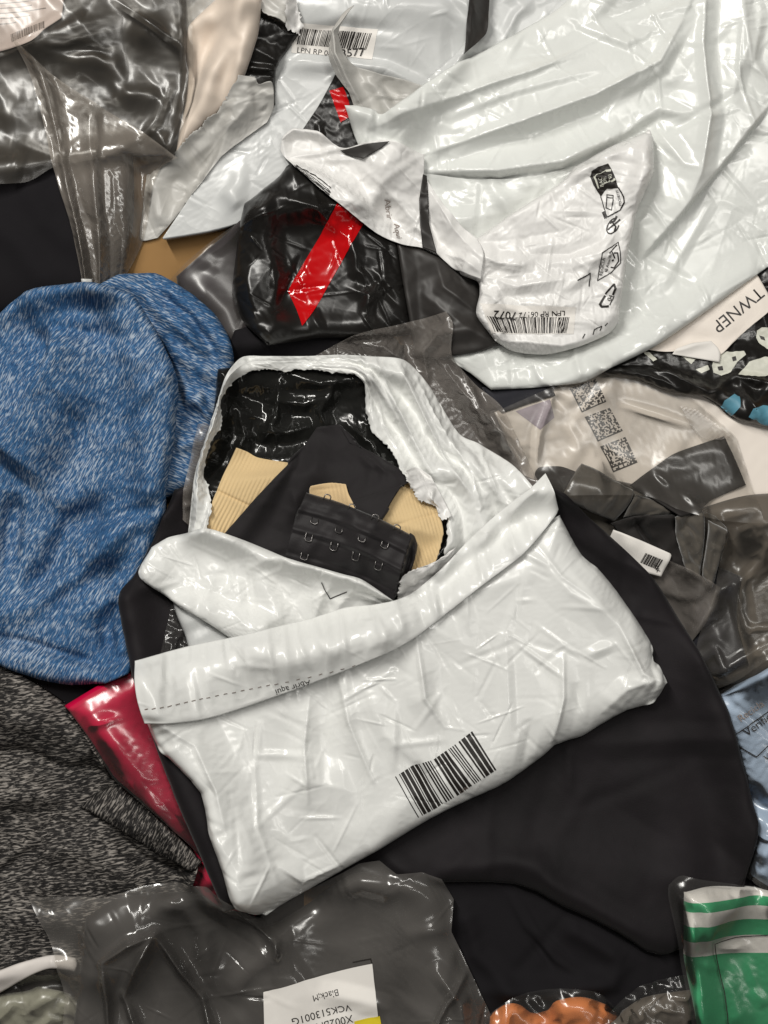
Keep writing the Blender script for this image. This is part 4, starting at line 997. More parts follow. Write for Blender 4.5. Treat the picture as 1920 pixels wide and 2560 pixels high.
T = thing('blue_heather_shirt', 'blue and white heather jersey shirt bunched at the left edge', 'shirt', (220, 1200))
sheet('back_panel', [[(235, 740), (303, 690), (381, 681), (430, 703)], [(488, 742), (542, 791), (581, 860), (586, 930)], [(560, 1100), (510, 1200), (440, 1240)], [(360, 1260), (340, 1000), (290, 800)]], M['heather_blue2'], T, sp=8, lift=30, fsc=1.5, closed=True, puff=(60, 50), tent=(16, 14, 26, 110, 55, 0.5),
      feats=[('f', [(380, 720), (480, 800), (550, 900)], -22, 14), ('f', [(300, 720), (420, 740), (520, 840)], 12, 22), ('f', [(390, 790), (440, 880), (560, 960)], 18, 22), ('f', [(400, 830), (430, 960), (500, 1090)], -24, 18), ('f', [(450, 1010), (520, 1000)], 16, 20), ('f', [(440, 1120), (500, 1100)], 14, 18)], ex=0.015, kb=0.3, steps=35)
sheet('front_panel', [[(-120, 850), (0, 788), (78, 735), (185, 719), (264, 724)], [(346, 746), (406, 845), (453, 955), (446, 1080), (422, 1226), (414, 1300), (390, 1352), (352, 1480), (342, 1600)], [(338, 1674), (273, 1700), (185, 1710), (98, 1695), (0, 1658)], [(-120, 1610), (-120, 1200)]], M['heather_blue'], T, sp=9, lift=34, fsc=1.6, closed=True, puff=(44, 30), crisp=(30, 7, 24, 90),
      feats=[('s', [(-40, 1130), (60, 1000), (112, 900), (125, 820)], 60, 26, 180), ('f', [(130, 770), (250, 780), (350, 770)], -16, 26), ('f', [(60, 830), (200, 810), (330, 800)], 12, 26), ('f', [(-40, 1590), (80, 1610), (180, 1640), (260, 1665)], -20, 14), ('s', [(-60, 1585), (60, 1598), (160, 1630), (260, 1670), (340, 1640)], 14, 8, 60),
             ('f', [(260, 1260), (180, 1310), (130, 1420), (60, 1500)], -42, 30), ('f', [(300, 1400), (220, 1450), (120, 1530)], -34, 26), ('f', [(330, 1320), (240, 1400), (160, 1500)], 30, 30), ('f', [(230, 1000), (190, 1130), (130, 1250)], -26, 50), ('f', [(40, 1230), (30, 1330), (20, 1420)], -34, 26), ('f', [(300, 1480), (270, 1570), (280, 1640)], -32, 20), ('f', [(330, 1610), (280, 1640), (250, 1665)], 16, 16)],
      tent=[(26, 20, 44, 160, -55, 0.5), (20, 12, 34, 110)], ex=0.010, kb=0.35, steps=35)

# ================================================================== black garments, bottom and middle
sheet('black_garment', [[(960, 2130), (1300, 2100)], [(1740, 2150), (1760, 2400)], [(1780, 2660), (1400, 2660)], [(1040, 2660), (1000, 2400)]], M['black_cloth2'], None, sp=10, lift=10, closed=True, puff=(30, 60),
      feats=[('r', [(1268, 2225), (1320, 2320), (1390, 2395), (1460, 2440)], 16, 10), ('r', [(1285, 2225), (1340, 2320), (1410, 2385), (1465, 2425)], 14, 8), ('f', [(1180, 2470), (1400, 2470), (1520, 2450), (1560, 2390)], 30, 26), ('f', [(1120, 2300), (1200, 2400), (1240, 2500)], -16, 50), ('f', [(1150, 2250), (1190, 2380), (1300, 2500)], 22, 26), ('f', [(1400, 2300), (1500, 2360), (1560, 2400)], 24, 26)], crisp=(30, 6, 22, 110), ex=0.01, kb=0.3, steps=30,
      label='deep black garment with a double seam in the shadow at the bottom', cat='garment')
sheet('black_garment', [[(440, 1225), (700, 1150), (1000, 1150), (1250, 1170)], [(1400, 1235), (1460, 1288), (1525, 1343), (1634, 1451), (1721, 1590), (1804, 1755), (1841, 1872), (1877, 2007), (1885, 2075)], [(1858, 2215), (1770, 2330), (1640, 2378), (1520, 2312), (1390, 2252), (1290, 2205), (1100, 2200), (800, 2220)], [(570, 2250), (440, 1950), (345, 1680), (313, 1560), (306, 1482), (345, 1430), (400, 1320)]],
      M['black_cloth'], None, sp=11, lift=14, closed=True, drape=90, puff=(40, 60),
      feats=[('f', [(1290, 2150), (1400, 2210), (1530, 2290), (1640, 2350)], 22, 30), ('f', [(1560, 1900), (1680, 2080), (1720, 2240)], 14, 70), ('f', [(1500, 1420), (1620, 1640), (1720, 1880)], 10, 60), ('f', [(1700, 1800), (1770, 2000), (1790, 2200)], -14, 50), ('f', [(360, 1480), (400, 1440), (440, 1420)], 16, 18), ('f', [(350, 1500), (360, 1600), (380, 1680)], 14, 24), ('f', [(1100, 2180), (1250, 2140), (1400, 2150)], 12, 26)],
      tent=[(26, 13, 60, 220), (30, 6, 30, 120)], ex=0.006, kb=0.3, steps=35, crisp=(50, 5, 22, 130), label='large round-edged matte black garment lying under the barcode mailer', cat='garment')

# ================================================================== film behind the open mailer
T = thing('clear_polybag', 'milky clear polybag gathered behind the open mailer and under the large white mailer', 'polybag', (1080, 930))
sheet('film', [[(790, 888), (872, 846), (1000, 812)], [(1114, 783), (1131, 815), (1130, 890), (1190, 960), (1250, 1015), (1300, 1120)], [(1352, 1235), (1290, 1240), (1150, 1150), (1000, 990)], [(840, 940), (810, 910)]], M['film_soft'], T, sp=6, lift=10,
      feats=[('r', [(1120, 800), (1060, 880), (1070, 960)], 24, 18), ('r', [(870, 856), (960, 870), (1060, 940)], 16, 16), ('r', [(1080, 880), (1180, 1010), (1310, 1200)], 26, 22), ('r', [(1140, 900), (1200, 1020), (1290, 1140)], 18, 14)], tent=(40, 9, 14, 60, 50, 0.5), ex=0.035, steps=50)
T = thing('clear_polybag', 'small scrap of crinkled clear polybag left of the folded band, over black cloth', 'polybag', (450, 1580))
sheet('film', [[(430, 1500), (450, 1505)], [(480, 1520), (490, 1600)], [(500, 1650), (450, 1650)], [(400, 1660), (410, 1600)]], M['film_clear'], T, sp=4, lift=6, tent=(40, 9, 9, 26), ex=0.05, steps=40)
sheet('film', [[(495, 1060), (520, 1060)], [(535, 1100), (505, 1180), (500, 1230)], [(500, 1310), (480, 1320)], [(455, 1300), (460, 1220), (480, 1130)]], M['film_soft'], None, sp=5, lift=6, tent=(14, 5, 10, 40), ex=0.02, steps=25, label='sliver of grey clear film peeking out left of the open mailer rim', cat='film')

# ================================================================== bottom row
sheet('sage_garment', [[(-100, 2500), (60, 2480), (95, 2468), (150, 2478)], [(200, 2500), (205, 2560)], [(215, 2680), (60, 2680)], [(-100, 2680), (-100, 2600)]], M['sage'], None, sp=7, lift=10, closed=True, puff=(26, 34), tent=(20, 6, 16, 50), ex=0.02, kb=0.25, steps=25,
      label='pale sage green textured garment in the bottom left corner', cat='garment')
T = thing('clear_polybag', 'clear polybag with a curved white tape rim, bottom left corner', 'polybag', (110, 2480))
cb = sheet('film', [[(-100, 2450), (0, 2440), (60, 2412), (133, 2392)], [(200, 2392), (246, 2420), (262, 2450), (250, 2540)], [(250, 2680), (100, 2680)], [(-100, 2680), (-100, 2560)]], M['film'], T, sp=7, lift=8, feats=[('r', [(200, 2420), (198, 2520), (210, 2620)], 20, 20), ('r', [(190, 2440), (170, 2480)], 10, 8)], tent=(24, 7, 16, 60), ex=0.025, steps=35)
sheet('white_tape', [[(-100, 2470), (0, 2426), (51, 2406), (132, 2385)], [(191, 2393), (196, 2410)], [(190, 2428), (132, 2418), (91, 2431), (44, 2457), (0, 2486)], [(-100, 2540), (-100, 2500)]], M['white_tape'], T, sp=6, lift=6, feats=[('r', [(132, 2384), (134, 2420)], 5, 5)], puff=(6, 14), ex=0.0, steps=10, thick=3)

sheet('dark_garment', [[(225, 2280), (300, 2235), (420, 2222), (520, 2218), (640, 2318), (760, 2270), (900, 2175)], [(1095, 2210), (1122, 2270), (1118, 2330), (1160, 2425)], [(1250, 2680), (700, 2680)], [(170, 2680), (200, 2480), (215, 2360)]], M['darkgrey'], None, sp=11, lift=12, closed=True, puff=(40, 70), drape=60,
      feats=[('f', [(380, 2330), (520, 2500)], 10, 40), ('f', [(640, 2330), (600, 2420), (560, 2560)], -18, 40)], tent=(26, 12, 30, 120), ex=0.01, kb=0.4, steps=25, label='dark grey garment inside the hazy grey polybag at the bottom', cat='garment')
T = thing('hazy_polybag', 'large hazy grey polybag with a white Black M size label, bottom centre', 'polybag', (650, 2400))
gb = sheet('film', [[(69, 2240), (260, 2240), (359, 2211), (463, 2197), (525, 2200), (596, 2246), (645, 2300), (723, 2263), (839, 2194), (897, 2159), (949, 2148), (992, 2179), (1054, 2173)], [(1103, 2191), (1134, 2247), (1128, 2327), (1171, 2419), (1226, 2536)], [(1270, 2680), (700, 2680)], [(150, 2680), (160, 2500), (139, 2385), (116, 2327)]], M['film_grey'], T, sp=8, lift=8,
      feats=[('r', [(392, 2323), (330, 2345), (265, 2392)], 26, 16), ('r', [(265, 2392), (273, 2504), (275, 2600)], 26, 16), ('r', [(392, 2323), (345, 2410), (314, 2484)], 30, 18), ('r', [(314, 2484), (340, 2560), (345, 2620)], 26, 16), ('r', [(392, 2323), (450, 2410), (506, 2490)], 30, 18), ('r', [(506, 2490), (525, 2560), (530, 2640)], 26, 16),
             ('r', [(500, 2210), (600, 2290), (690, 2350), (690, 2440)], 26, 30), ('f', [(690, 2360), (620, 2420), (560, 2500)], 18, 30), ('f', [(840, 2230), (900, 2210), (1000, 2230)], 16, 30), ('f', [(380, 2230), (470, 2260), (510, 2330), (520, 2440)], 22, 26), ('r', [(1090, 2420), (1150, 2500), (1160, 2600)], 22, 18), ('r', [(1160, 2440), (1110, 2500), (1080, 2580)], 16, 14)],
      tent=(12, 7, 30, 120), ex=0.006, kb=0.12, steps=40, smth=0, smooth=False, fine=1, crisp=(90, 2.4, 6, 70),
      post=[('r', [(392, 2323), (330, 2345), (265, 2392)], 18, 9), ('r', [(265, 2392), (273, 2504), (275, 2620)], 18, 9), ('r', [(392, 2323), (345, 2410), (312, 2490)], 22, 10), ('r', [(310, 2480), (340, 2560), (345, 2640)], 20, 10), ('r', [(392, 2320), (450, 2410), (510, 2495)], 20, 10), ('r', [(506, 2485), (525, 2560), (530, 2660)], 18, 9), ('r', [(560, 2250), (640, 2310), (690, 2360)], 16, 12), ('r', [(690, 2345), (692, 2380), (688, 2400)], 18, 10), ('r', [(1165, 2430), (1110, 2510), (1060, 2600)], 18, 9)])
szl = print_quads('size_label', gb, [[(658, 2482), (931, 2413), (948, 2570), (662, 2640)]], M['paper'], off=2.0, step=7)
print_text('print', gb, 'Black;M', (845, 2478), 166, 22, M['ink'], off=2.8, parent=szl)
print_text('print', gb, 'VCK513001G', (876, 2514), 167, 27, M['ink'], off=2.8, parent=szl)
print_text('print', gb, 'X002BNK7GR', (880, 2544), 167, 27, M['ink'], off=2.8, parent=szl)
print_quads('yellow_sticker', gb, [[(885, 2560), (950, 2542), (958, 2590), (890, 2600)]], M['yellow'], off=3.6, parent=szl)
print_quads('print', gb, stroke([(882, 2412), (927, 2401), (930, 2412)], 2.6), M['ink'], off=2.0)

sheet('orange_garment', [[(1225, 2540), (1270, 2508), (1300, 2512), (1330, 2535), (1370, 2530), (1390, 2500), (1450, 2490)], [(1520, 2515), (1560, 2560)], [(1590, 2680), (1400, 2680)], [(1230, 2680), (1220, 2600)]], M['orange'], None, sp=7, lift=14, closed=True, puff=(36, 34), feats=[('f', [(1375, 2520), (1360, 2600)], -20, 18), ('b', 1450, 2550, 60, 50, 0, 16)], ex=0.002, kb=0.4, steps=20,
      label='bright orange garment in two lumps at the bottom edge', cat='garment')
T = thing('clear_polybag', 'glossy clear polybag over the orange garment at the bottom edge', 'polybag', (1400, 2540))
sheet('film', [[(1215, 2545), (1290, 2494), (1410, 2474), (1500, 2488)], [(1550, 2540), (1590, 2580)], [(1610, 2680), (1400, 2680)], [(1215, 2680), (1205, 2600)]], M['film_clear'], T, sp=7, lift=6, feats=[('r', [(1330, 2500), (1360, 2530)], 10, 10)], tent=(24, 6, 14, 40), ex=0.025, steps=30)
sheet('grey_garment', [[(1520, 2545), (1610, 2495)], [(1735, 2475), (1745, 2560)], [(1750, 2680), (1640, 2680)], [(1570, 2680), (1550, 2600)]], M['taupe'], None, sp=9, lift=8, closed=True, puff=(20, 40), ex=0.01, steps=20, label='small grey-brown garment between the orange and the green striped ones', cat='garment')
T = thing('clear_polybag', 'crinkled clear polybag with bright glints between orange and green garments', 'polybag', (1640, 2540))
sheet('film', [[(1500, 2540), (1600, 2475), (1660, 2455)], [(1730, 2442), (1745, 2560)], [(1755, 2680), (1640, 2680)], [(1570, 2680), (1540, 2600)]], M['film_clear'], T, sp=5, lift=6, tent=(60, 10, 12, 36), ex=0.04, steps=40)

sheet('green_striped_garment', [[(1698, 2215), (1780, 2206)], [(2010, 2232), (2010, 2400)], [(2010, 2680), (1880, 2680)], [(1760, 2680), (1722, 2480), (1700, 2340)]], M['stripe'], None, sp=8, lift=14, closed=True, puff=(60, 60), feats=[('f', [(1730, 2230), (1735, 2300), (1745, 2400)], -14, 14), ('f', [(1800, 2420), (1840, 2560)], 10, 30)], tent=(10, 5, 24, 70), ex=0.01, kb=0.3, steps=25,
      label='green and white striped garment in the bottom right corner', cat='garment')
T = thing('clear_polybag', 'clear polybag with printed thin frame line over the green striped garment', 'polybag', (1820, 2400))
gf = sheet('film', [[(1668, 2208), (1699, 2184), (1761, 2197)], [(2010, 2235), (2010, 2400)], [(2010, 2680), (1880, 2680)], [(1745, 2680), (1716, 2480), (1690, 2345), (1668, 2240)]], M['film_clear'], T, sp=6.5, lift=7, feats=[('r', [(1690, 2215), (1720, 2330), (1750, 2480)], 12, 12), ('b', 1835, 2365, 26, 12, 0, 8)], tent=(10, 5, 16, 60), ex=0.006, steps=30)
print_quads('print', gf, stroke([(1925, 2339), (1840, 2342), (1781, 2352), (1795, 2420), (1810, 2480), (1818, 2540), (1822, 2600)], 2.4), M['ink'])
# ================================================================== the open white mailer in the middle
A = thing('ripped_white_mailer', 'white poly mailer ripped open at the top showing black lining, large printed barcode', 'mailer', (950, 1600))
sheet('lining', [[(548, 925), (700, 905), (830, 915)], [(925, 935), (960, 1080), (1060, 1240), (1135, 1290)], [(1130, 1430), (1010, 1520), (850, 1470)], [(480, 1350), (495, 1200), (530, 1060)]], M['lining'], A, sp=6, lift=8, closed=True,
      puff=(40, 60), feats=[('r', [(700, 950), (690, 1040), (640, 1130)], 34, 26), ('r', [(680, 1000), (760, 1010), (830, 990)], 26, 20), ('r', [(650, 1080), (720, 1080), (780, 1060)], 26, 22), ('r', [(590, 1000), (610, 1090), (570, 1180)], 26, 22), ('r', [(840, 950), (800, 1030), (820, 1080)], 24, 20), ('r', [(870, 1060), (930, 1110), (960, 1180)], 24, 20), ('r', [(730, 940), (800, 960), (880, 950)], 20, 16),
             ('f', [(1115, 1290), (1125, 1350), (1060, 1430)], 30, 14)],
      tent=(40, 15, 30, 80), ex=0.03, kb=0.08, steps=60)

G = thing('shapewear_garment', 'black and beige ribbed garment with a hook fastening, inside the ripped white mailer', 'garment', (800, 1280))
def ribs(px, py, dx, dy, period, amp, y0=None):
    l = math.hypot(dx, dy); nx, ny = -dy / l, dx / l
    def f(X, Y, U, V):
        d = (X - px) * nx + (Y - py) * ny
        t = ((X - px) * dx + (Y - py) * dy) / l
        return amp * np.abs(np.sin(d * math.pi / period + 0.25 * np.sin(t * 0.06))) - amp * 1.6 * np.exp(-((t - (y0 or -999)) / 3.0) ** 2)
    return f
sheet('beige_panel', [[(588, 1118), (615, 1128), (640, 1142), (680, 1150)], [(735, 1158), (690, 1220)], [(600, 1350), (555, 1340)], [(508, 1330), (530, 1262), (560, 1180)]], M['beige'], G, sp=2.6, lift=22, zfun=ribs(588, 1118, -0.42, 0.9, 9.5, 3.2, 118), ex=0.0, steps=0, drape=80, thick=4)
sheet('beige_panel', [[(868, 1242), (940, 1215), (1020, 1195)], [(1092, 1262), (1108, 1330)], [(1086, 1412), (1035, 1435)], [(940, 1420), (900, 1330)]], M['beige'], G, sp=2.8, lift=24, zfun=ribs(950, 1200, 0.28, 0.96, 8.5, 2.6, 120), ex=0.0, steps=0, drape=80, thick=4)
sheet('black_panel', [[(722, 1158), (760, 1110), (790, 1066), (845, 1058)], [(872, 1105), (930, 1130), (1015, 1182), (1022, 1208)], [(880, 1252), (900, 1400), (736, 1425)], [(553, 1345), (640, 1245)]], M['black_elastic'], G, sp=5.5, lift=16, feats=[('f', [(800, 1080), (780, 1180), (700, 1330)], 14, 30), ('r', [(900, 1140), (930, 1170), (920, 1210)], 8, 10), ('r', [(930, 1150), (960, 1180), (950, 1210)], 7, 9), ('r', [(730, 1230), (745, 1270), (735, 1300)], 6, 8), ('f', [(860, 1110), (940, 1160), (1010, 1190)], 10, 16)], tent=(14, 4, 12, 40), ex=0.012, kb=0.3, steps=30, thick=5, smooth=False)
sheet('beige_tab', [[(776, 1216), (800, 1211), (828, 1207)], [(865, 1211), (872, 1235)], [(890, 1275), (840, 1270)], [(772, 1256), (774, 1236)]], M['beige2'], G, sp=3, lift=12, zfun=ribs(776, 1216, 0.2, 1, 10, 1.8), feats=[('r', [(778, 1226), (860, 1218)], -2, 4)], ex=0.0, steps=0, thick=5)
def strip_z(X, Y, U, V):
    seams = -5 * np.exp(-((V - 0.30) / 0.02) ** 2) + 7 * np.exp(-((V - 0.25) / 0.05) ** 2) - 5 * np.exp(-((V - 0.58) / 0.02) ** 2) + 7 * np.exp(-((V - 0.53) / 0.05) ** 2) - 5 * np.exp(-((V - 0.86) / 0.02) ** 2)
    puckers = 2.4 * np.sin(U * 26 + 4 * V) * np.exp(-((V - 0.72) / 0.2) ** 2) + 1.6 * np.sin(U * 41 + 9 * V)
    return seams + puckers + 20 * np.sqrt(np.clip(V / 0.12, 0, 1)) + 26 * np.sin(np.clip(V, 0, 1) * math.pi) + 14 * U
hs_ = sheet('hook_tape', [[(766, 1231), (785, 1237), (850, 1256), (950, 1297)], [(1030, 1338), (1014, 1380), (998, 1440)], [(984, 1500), (906, 1462), (820, 1432)], [(712, 1404), (722, 1355), (742, 1290)]], M['black_satin'], G, sp=4, lift=14, zfun=strip_z, ex=0.008, kb=0.3, steps=20, thick=5, smooth=True)
sheet('rolled_end', [[(1026, 1332), (1036, 1340)], [(1044, 1362), (1040, 1385)], [(1016, 1470), (1000, 1480)], [(985, 1497), (1000, 1440), (1014, 1385)]], M['black_satin'], G, sp=3.5, lift=3, feats=[('f', [(1040, 1345), (1034, 1400), (1005, 1475)], 22, 8), ('f', [(1028, 1345), (1018, 1400), (998, 1470)], -8, 8)], ex=0, steps=8, thick=4)

def wire_loop(name, pts, r, mat, parent):
    """tube through 3-D points (pile units)"""
    P = np.array(pts, float); n = len(P); k = 6
    V, F = [], []
    for i in range(n):
        t = P[min(i + 1, n - 1)] - P[max(i - 1, 0)]; t /= np.linalg.norm(t) + 1e-9
        a = np.cross(t, [0.1, 0.2, 1]); a /= np.linalg.norm(a) + 1e-9; b = np.cross(t, a)
        for j in range(k):
            w = 2 * math.pi * j / k
            V.append(P[i] + r * (a * math.cos(w) + b * math.sin(w)))
    for i in range(n - 1):
        for j in range(k):
            F.append((i * k + j, i * k + (j + 1) % k, (i + 1) * k + (j + 1) % k, (i + 1) * k + j))
    F.append(tuple(range(k))[::-1]); F.append(tuple(range((n - 1) * k, n * k)))
    return link_mesh(name, towrld(np.array(V)), F, mat, parent, None, True)

def hook(cx, cy, ang, w, l, it, lift0=2.0, lift1=5.0, flat=True):
    """U-shaped wire: two legs out of the seam and a rounded end"""
    f = frame_map((cx, cy), ang, 1.0)
    loc = [(-w / 2, 0), (-w / 2, -l * 0.6)] + [(-w / 2 * math.cos(a), -l * 0.75 - l * 0.25 * math.sin(a)) for a in np.linspace(0.3, math.pi - 0.3, 6)] + [(w / 2, -l * 0.6), (w / 2, 0)]
    q = [f(x, y) for x, y in loc]
    base = on_sheet(it, q, 0.0)
    up_ = [lift0 + (lift1 - lift0) * min(1, -y / l) for x, y in loc]
    pts = [((b[0] / S) + CX, CY - b[1] / S, b[2] / S + u) for b, u in zip(base, up_)]
    return wire_loop('hook', pts, 1.2, M['wire'], hs_.obj)
k6 = 0.446
hooks = [(708, 1062), (848, 1112), (970, 1165), (1095, 1218)]
for x, y in hooks: hook(460 + x * k6, 860 + y * k6, 16, 17, 20, hs_)
for x, y in [(738, 975), (875, 1025), (1005, 1072), (1130, 1108)]: hook(460 + x * k6, 860 + y * k6, 18, 17, 15, hs_)
for x, y in [(682, 1172)]: hook(460 + x * k6, 860 + y * k6, 16, 17, 16, hs_)
for x, y in [(800, 872), (938, 926), (1068, 984), (1190, 1042)]:
    f = frame_map((460 + x * k6, 860 + y * k6), 22, 1.0)
    loc = [(-8, -3), (-8, 6)] + [(-8 * math.cos(a), 8 + 5 * math.sin(a)) for a in np.linspace(0.3, math.pi - 0.3, 6)] + [(8, 6), (8, -3)]
    base = on_sheet(hs_, [f(*p) for p in loc[:1]], 0.0)
    z0 = base[0][2] / S
    pts = []
    for px, py in loc:
        X_, Y_ = f(px, py); kk = 1 - z0 / HC
        pts.append((CX + (X_ - CX) * kk, CY + (Y_ - CY) * kk, z0 + 2))
    wire_loop('hook', pts, 1.5, M['wire'], hs_.obj)

# ---- ripped rim round the opening
def rim_z(X, Y, U, V):
    w = np.clip((U - 0.45) / 0.2, 0, 1)
    return (20 * (1 - np.abs(2 * V - 0.7)) + 8) * (1 - w) + w * (30 * np.sin(np.clip(V, 0, 1) * math.pi) ** 0.8 + 16 * np.exp(-((V - 0.55) / 0.10) ** 2) - 16 * np.exp(-((V - 0.38) / 0.08) ** 2) + 14 * np.exp(-((V - 0.2) / 0.1) ** 2) - 10 * np.exp(-((V - 0.75) / 0.06) ** 2))
sheet('torn_rim', [[(470, 1335), (484, 1235), (491, 1181), (527, 1074), (567, 954), (603, 894), (661, 889), (772, 888), (852, 885), (924, 890), (1013, 900), (1075, 963), (1147, 1079), (1200, 1108), (1278, 1160)], [(1335, 1226), (1230, 1330)],
      [(1105, 1440), (1116, 1355), (1111, 1290), (1084, 1254), (1040, 1244), (1000, 1172), (973, 1123), (928, 1079), (915, 1029), (906, 951), (839, 931), (741, 922), (714, 931), (656, 920), (594, 951), (556, 1007), (558, 1056), (531, 1110), (511, 1172), (514, 1194), (531, 1252)], [(520, 1330), (495, 1332)]],
      M['white'], A, sp=5.5, lift=16, drape=50, zfun=rim_z, torn={2: 2.6}, feats=[('r', [(1000, 910), (1060, 1040), (1120, 1160), (1170, 1230)], 26, 20), ('r', [(930, 900), (1000, 1040), (1060, 1160), (1110, 1230)], 20, 18), ('f', [(1170, 1110), (1200, 1200), (1230, 1270)], 16, 22), ('r', [(1030, 1180), (1080, 1230), (1120, 1290)], 16, 14), ('r', [(1150, 1090), (1230, 1190)], -14, 14)],
      tent=[(50, 5, 10, 36), (26, 9, 16, 120, 58, 0.2)], ex=0.018, kb=0.06, steps=50, thick=1.2, smth=0, fine=1, crisp=(300, 2.6, 5.5, 36),
      post=[('r', [(940, 900), (985, 1000), (1040, 1110), (1085, 1190)], 12.6, 6.3), ('r', [(990, 905), (1050, 1020), (1110, 1140), (1160, 1220)], 14.4, 7), ('r', [(1035, 930), (1090, 1040), (1150, 1140)], 10.8, 6.3), ('r', [(1130, 1100), (1180, 1190), (1200, 1270)], 12.6, 7), ('r', [(1200, 1120), (1230, 1200), (1250, 1260)], 9, 6.3), ('r', [(620, 905), (760, 900), (900, 910)], 9, 6.3), ('r', [(600, 915), (560, 1000), (520, 1110), (500, 1200)], 8.1, 5.6), ('r', [(930, 930), (960, 1060), (1010, 1150)], 9, 5.6)])
sheet('torn_edge', [[(1012, 1178), (1040, 1168)], [(1078, 1190), (1110, 1250)], [(1130, 1290), (1108, 1300), (1082, 1262)], [(1045, 1250), (1025, 1215)]], M['white3'], A, sp=3.2, lift=10, tent=(40, 6, 8, 26), ex=0.04, kb=0.05, steps=40, torn={2: 3, 3: 3}, thick=1)
sheet('torn_edge', [[(1003, 1444), (1030, 1424), (1060, 1416)], [(1112, 1398), (1140, 1370)], [(1100, 1450), (1060, 1475)], [(996, 1500), (999, 1470)]], M['white3'], A, sp=4, lift=12, feats=[('f', [(1010, 1470), (1060, 1435), (1110, 1400)], 10, 14)], tent=(30, 5, 8, 24), ex=0.04, steps=35, torn={0: 2, 3: 3}, thick=1)

# ---- panel behind, lobe, body, folded band
sheet('back_panel', [[(428, 1490), (520, 1500)], [(680, 1540), (680, 1600)], [(640, 1680), (560, 1680)], [(486, 1670), (462, 1590), (438, 1530)]], M['grey'], A, sp=7, lift=8, closed=True, puff=(24, 40), ex=0.01, steps=25, tent=(8, 4, 20, 60))
lo = sheet('upper_panel', [[(379, 1368), (419, 1344), (465, 1333), (519, 1320), (591, 1341), (713, 1390), (853, 1431), (908, 1447)], [(992, 1505), (1000, 1540)], [(990, 1600), (780, 1650), (690, 1660)], [(600, 1610), (520, 1555), (433, 1503), (349, 1438)]], M['white'], A, sp=6.5, lift=20, closed=True, puff=(36, 60),
      feats=[('r', [(840, 1440), (800, 1500), (775, 1580)], 18, 24), ('f', [(640, 1400), (670, 1480), (720, 1580)], 14, 26), ('f', [(520, 1340), (560, 1420), (560, 1480)], -10, 26), ('r', [(905, 1450), (850, 1510), (830, 1560)], 14, 18), ('b', 590, 1470, 70, 36, 50, 10), ('b', 770, 1470, 60, 30, 20, 10)],
      tent=[(40, 5, 16, 50), (10, 7, 26, 110)], ex=0.012, kb=0.08, steps=55, smth=1, fine=1, crisp=(220, 2.0, 6, 42))
print_quads('print', lo, stroke([(806, 1455), (812, 1470), (826, 1496)], 2.6) + stroke([(826, 1496), (868, 1478)], 2.6), M['ink'])
bo = sheet('body', [[(352, 1668), (600, 1610), (900, 1550), (1100, 1470), (1250, 1360)], [(1398, 1288), (1455, 1386), (1498, 1423), (1553, 1490), (1628, 1607), (1632, 1650), (1648, 1664)], [(1667, 1706), (1634, 1757), (1570, 1777), (1484, 1826), (1459, 1841), (1386, 1866), (1355, 1896), (1256, 1964), (1084, 2044), (900, 2155), (772, 2231)], [(664, 2291), (636, 2284), (591, 2245), (564, 2159), (532, 2068), (510, 1969), (437, 1888), (406, 1856), (365, 1757)]],
      M['white'], A, sp=8, lift=14, drape=80, closed=True, puff=(78, 90),
      feats=[('r', [(420, 1790), (500, 1830), (560, 1960), (580, 2060)], 24, 40), ('f', [(420, 1810), (440, 1860)], -16, 22), ('r', [(775, 1735), (762, 1860), (772, 2000)], 16, 30), ('r', [(850, 1690), (878, 1830), (935, 1950)], 18, 34), ('r', [(900, 1690), (960, 1830), (1040, 1900)], 12, 34), ('r', [(1040, 1600), (1060, 1740), (1110, 1812)], 20, 34), ('r', [(1400, 1640), (1404, 1740), (1378, 1860)], 18, 26),
             ('r', [(1540, 1560), (1600, 1680), (1640, 1700)], 16, 26), ('r', [(1500, 1780), (1560, 1720), (1640, 1690)], 16, 26), ('r', [(1330, 1380), (1420, 1480), (1560, 1560)], 14, 40), ('r', [(1420, 1420), (1520, 1540), (1600, 1620)], 12, 30), ('b', 1640, 1700, 22, 26, 30, 24), ('r', [(1622, 1660), (1634, 1700), (1618, 1740)], -18, 12), ('r', [(700, 2150), (760, 2190), (850, 2160)], 14, 26), ('f', [(620, 2000), (640, 2140), (690, 2260)], 16, 40), ('f', [(1180, 1990), (1000, 2080), (800, 2190)], 10, 26),
             ('b', 800, 1920, 60, 50, 0, 10), ('b', 700, 1860, 50, 80, 0, -8)],
      tent=[(30, 9, 24, 120, 75, 0.35), (50, 5, 13, 60), (10, 12, 60, 220), (24, 6, 18, 100, 48, 0.3)], ex=0.008, kb=0.12, steps=65, smth=1, fine=1, crisp=(420, 2.2, 6.5, 55),
      post=[('r', [(420, 1800), (500, 1850), (550, 1960), (575, 2060)], 9.6, 7.8), ('r', [(775, 1735), (762, 1860), (772, 2000)], 7.2, 5.85), ('r', [(848, 1690), (872, 1800), (935, 1950)], 8, 5.85), ('r', [(1040, 1590), (1062, 1740), (1110, 1812)], 9.6, 7.15), ('r', [(1404, 1630), (1402, 1740), (1376, 1865)], 9.6, 6.5), ('r', [(1540, 1560), (1600, 1680), (1650, 1700)], 8, 6.5), ('r', [(1340, 1360), (1400, 1440), (1470, 1490)], 4.8, 6.5), ('r', [(700, 2150), (760, 2200), (850, 2160)], 8, 7.8), ('r', [(640, 1900), (650, 2050), (700, 2200)], 6.4, 7.8)])
def band_z(X, Y, U, V):
    return 10 * np.sin(np.clip(V, 0, 1) * math.pi) ** 0.6 + 14 * np.clip(V / 0.15, 0, 1) * 0.5
rb = random.Random(3)
bfe = []
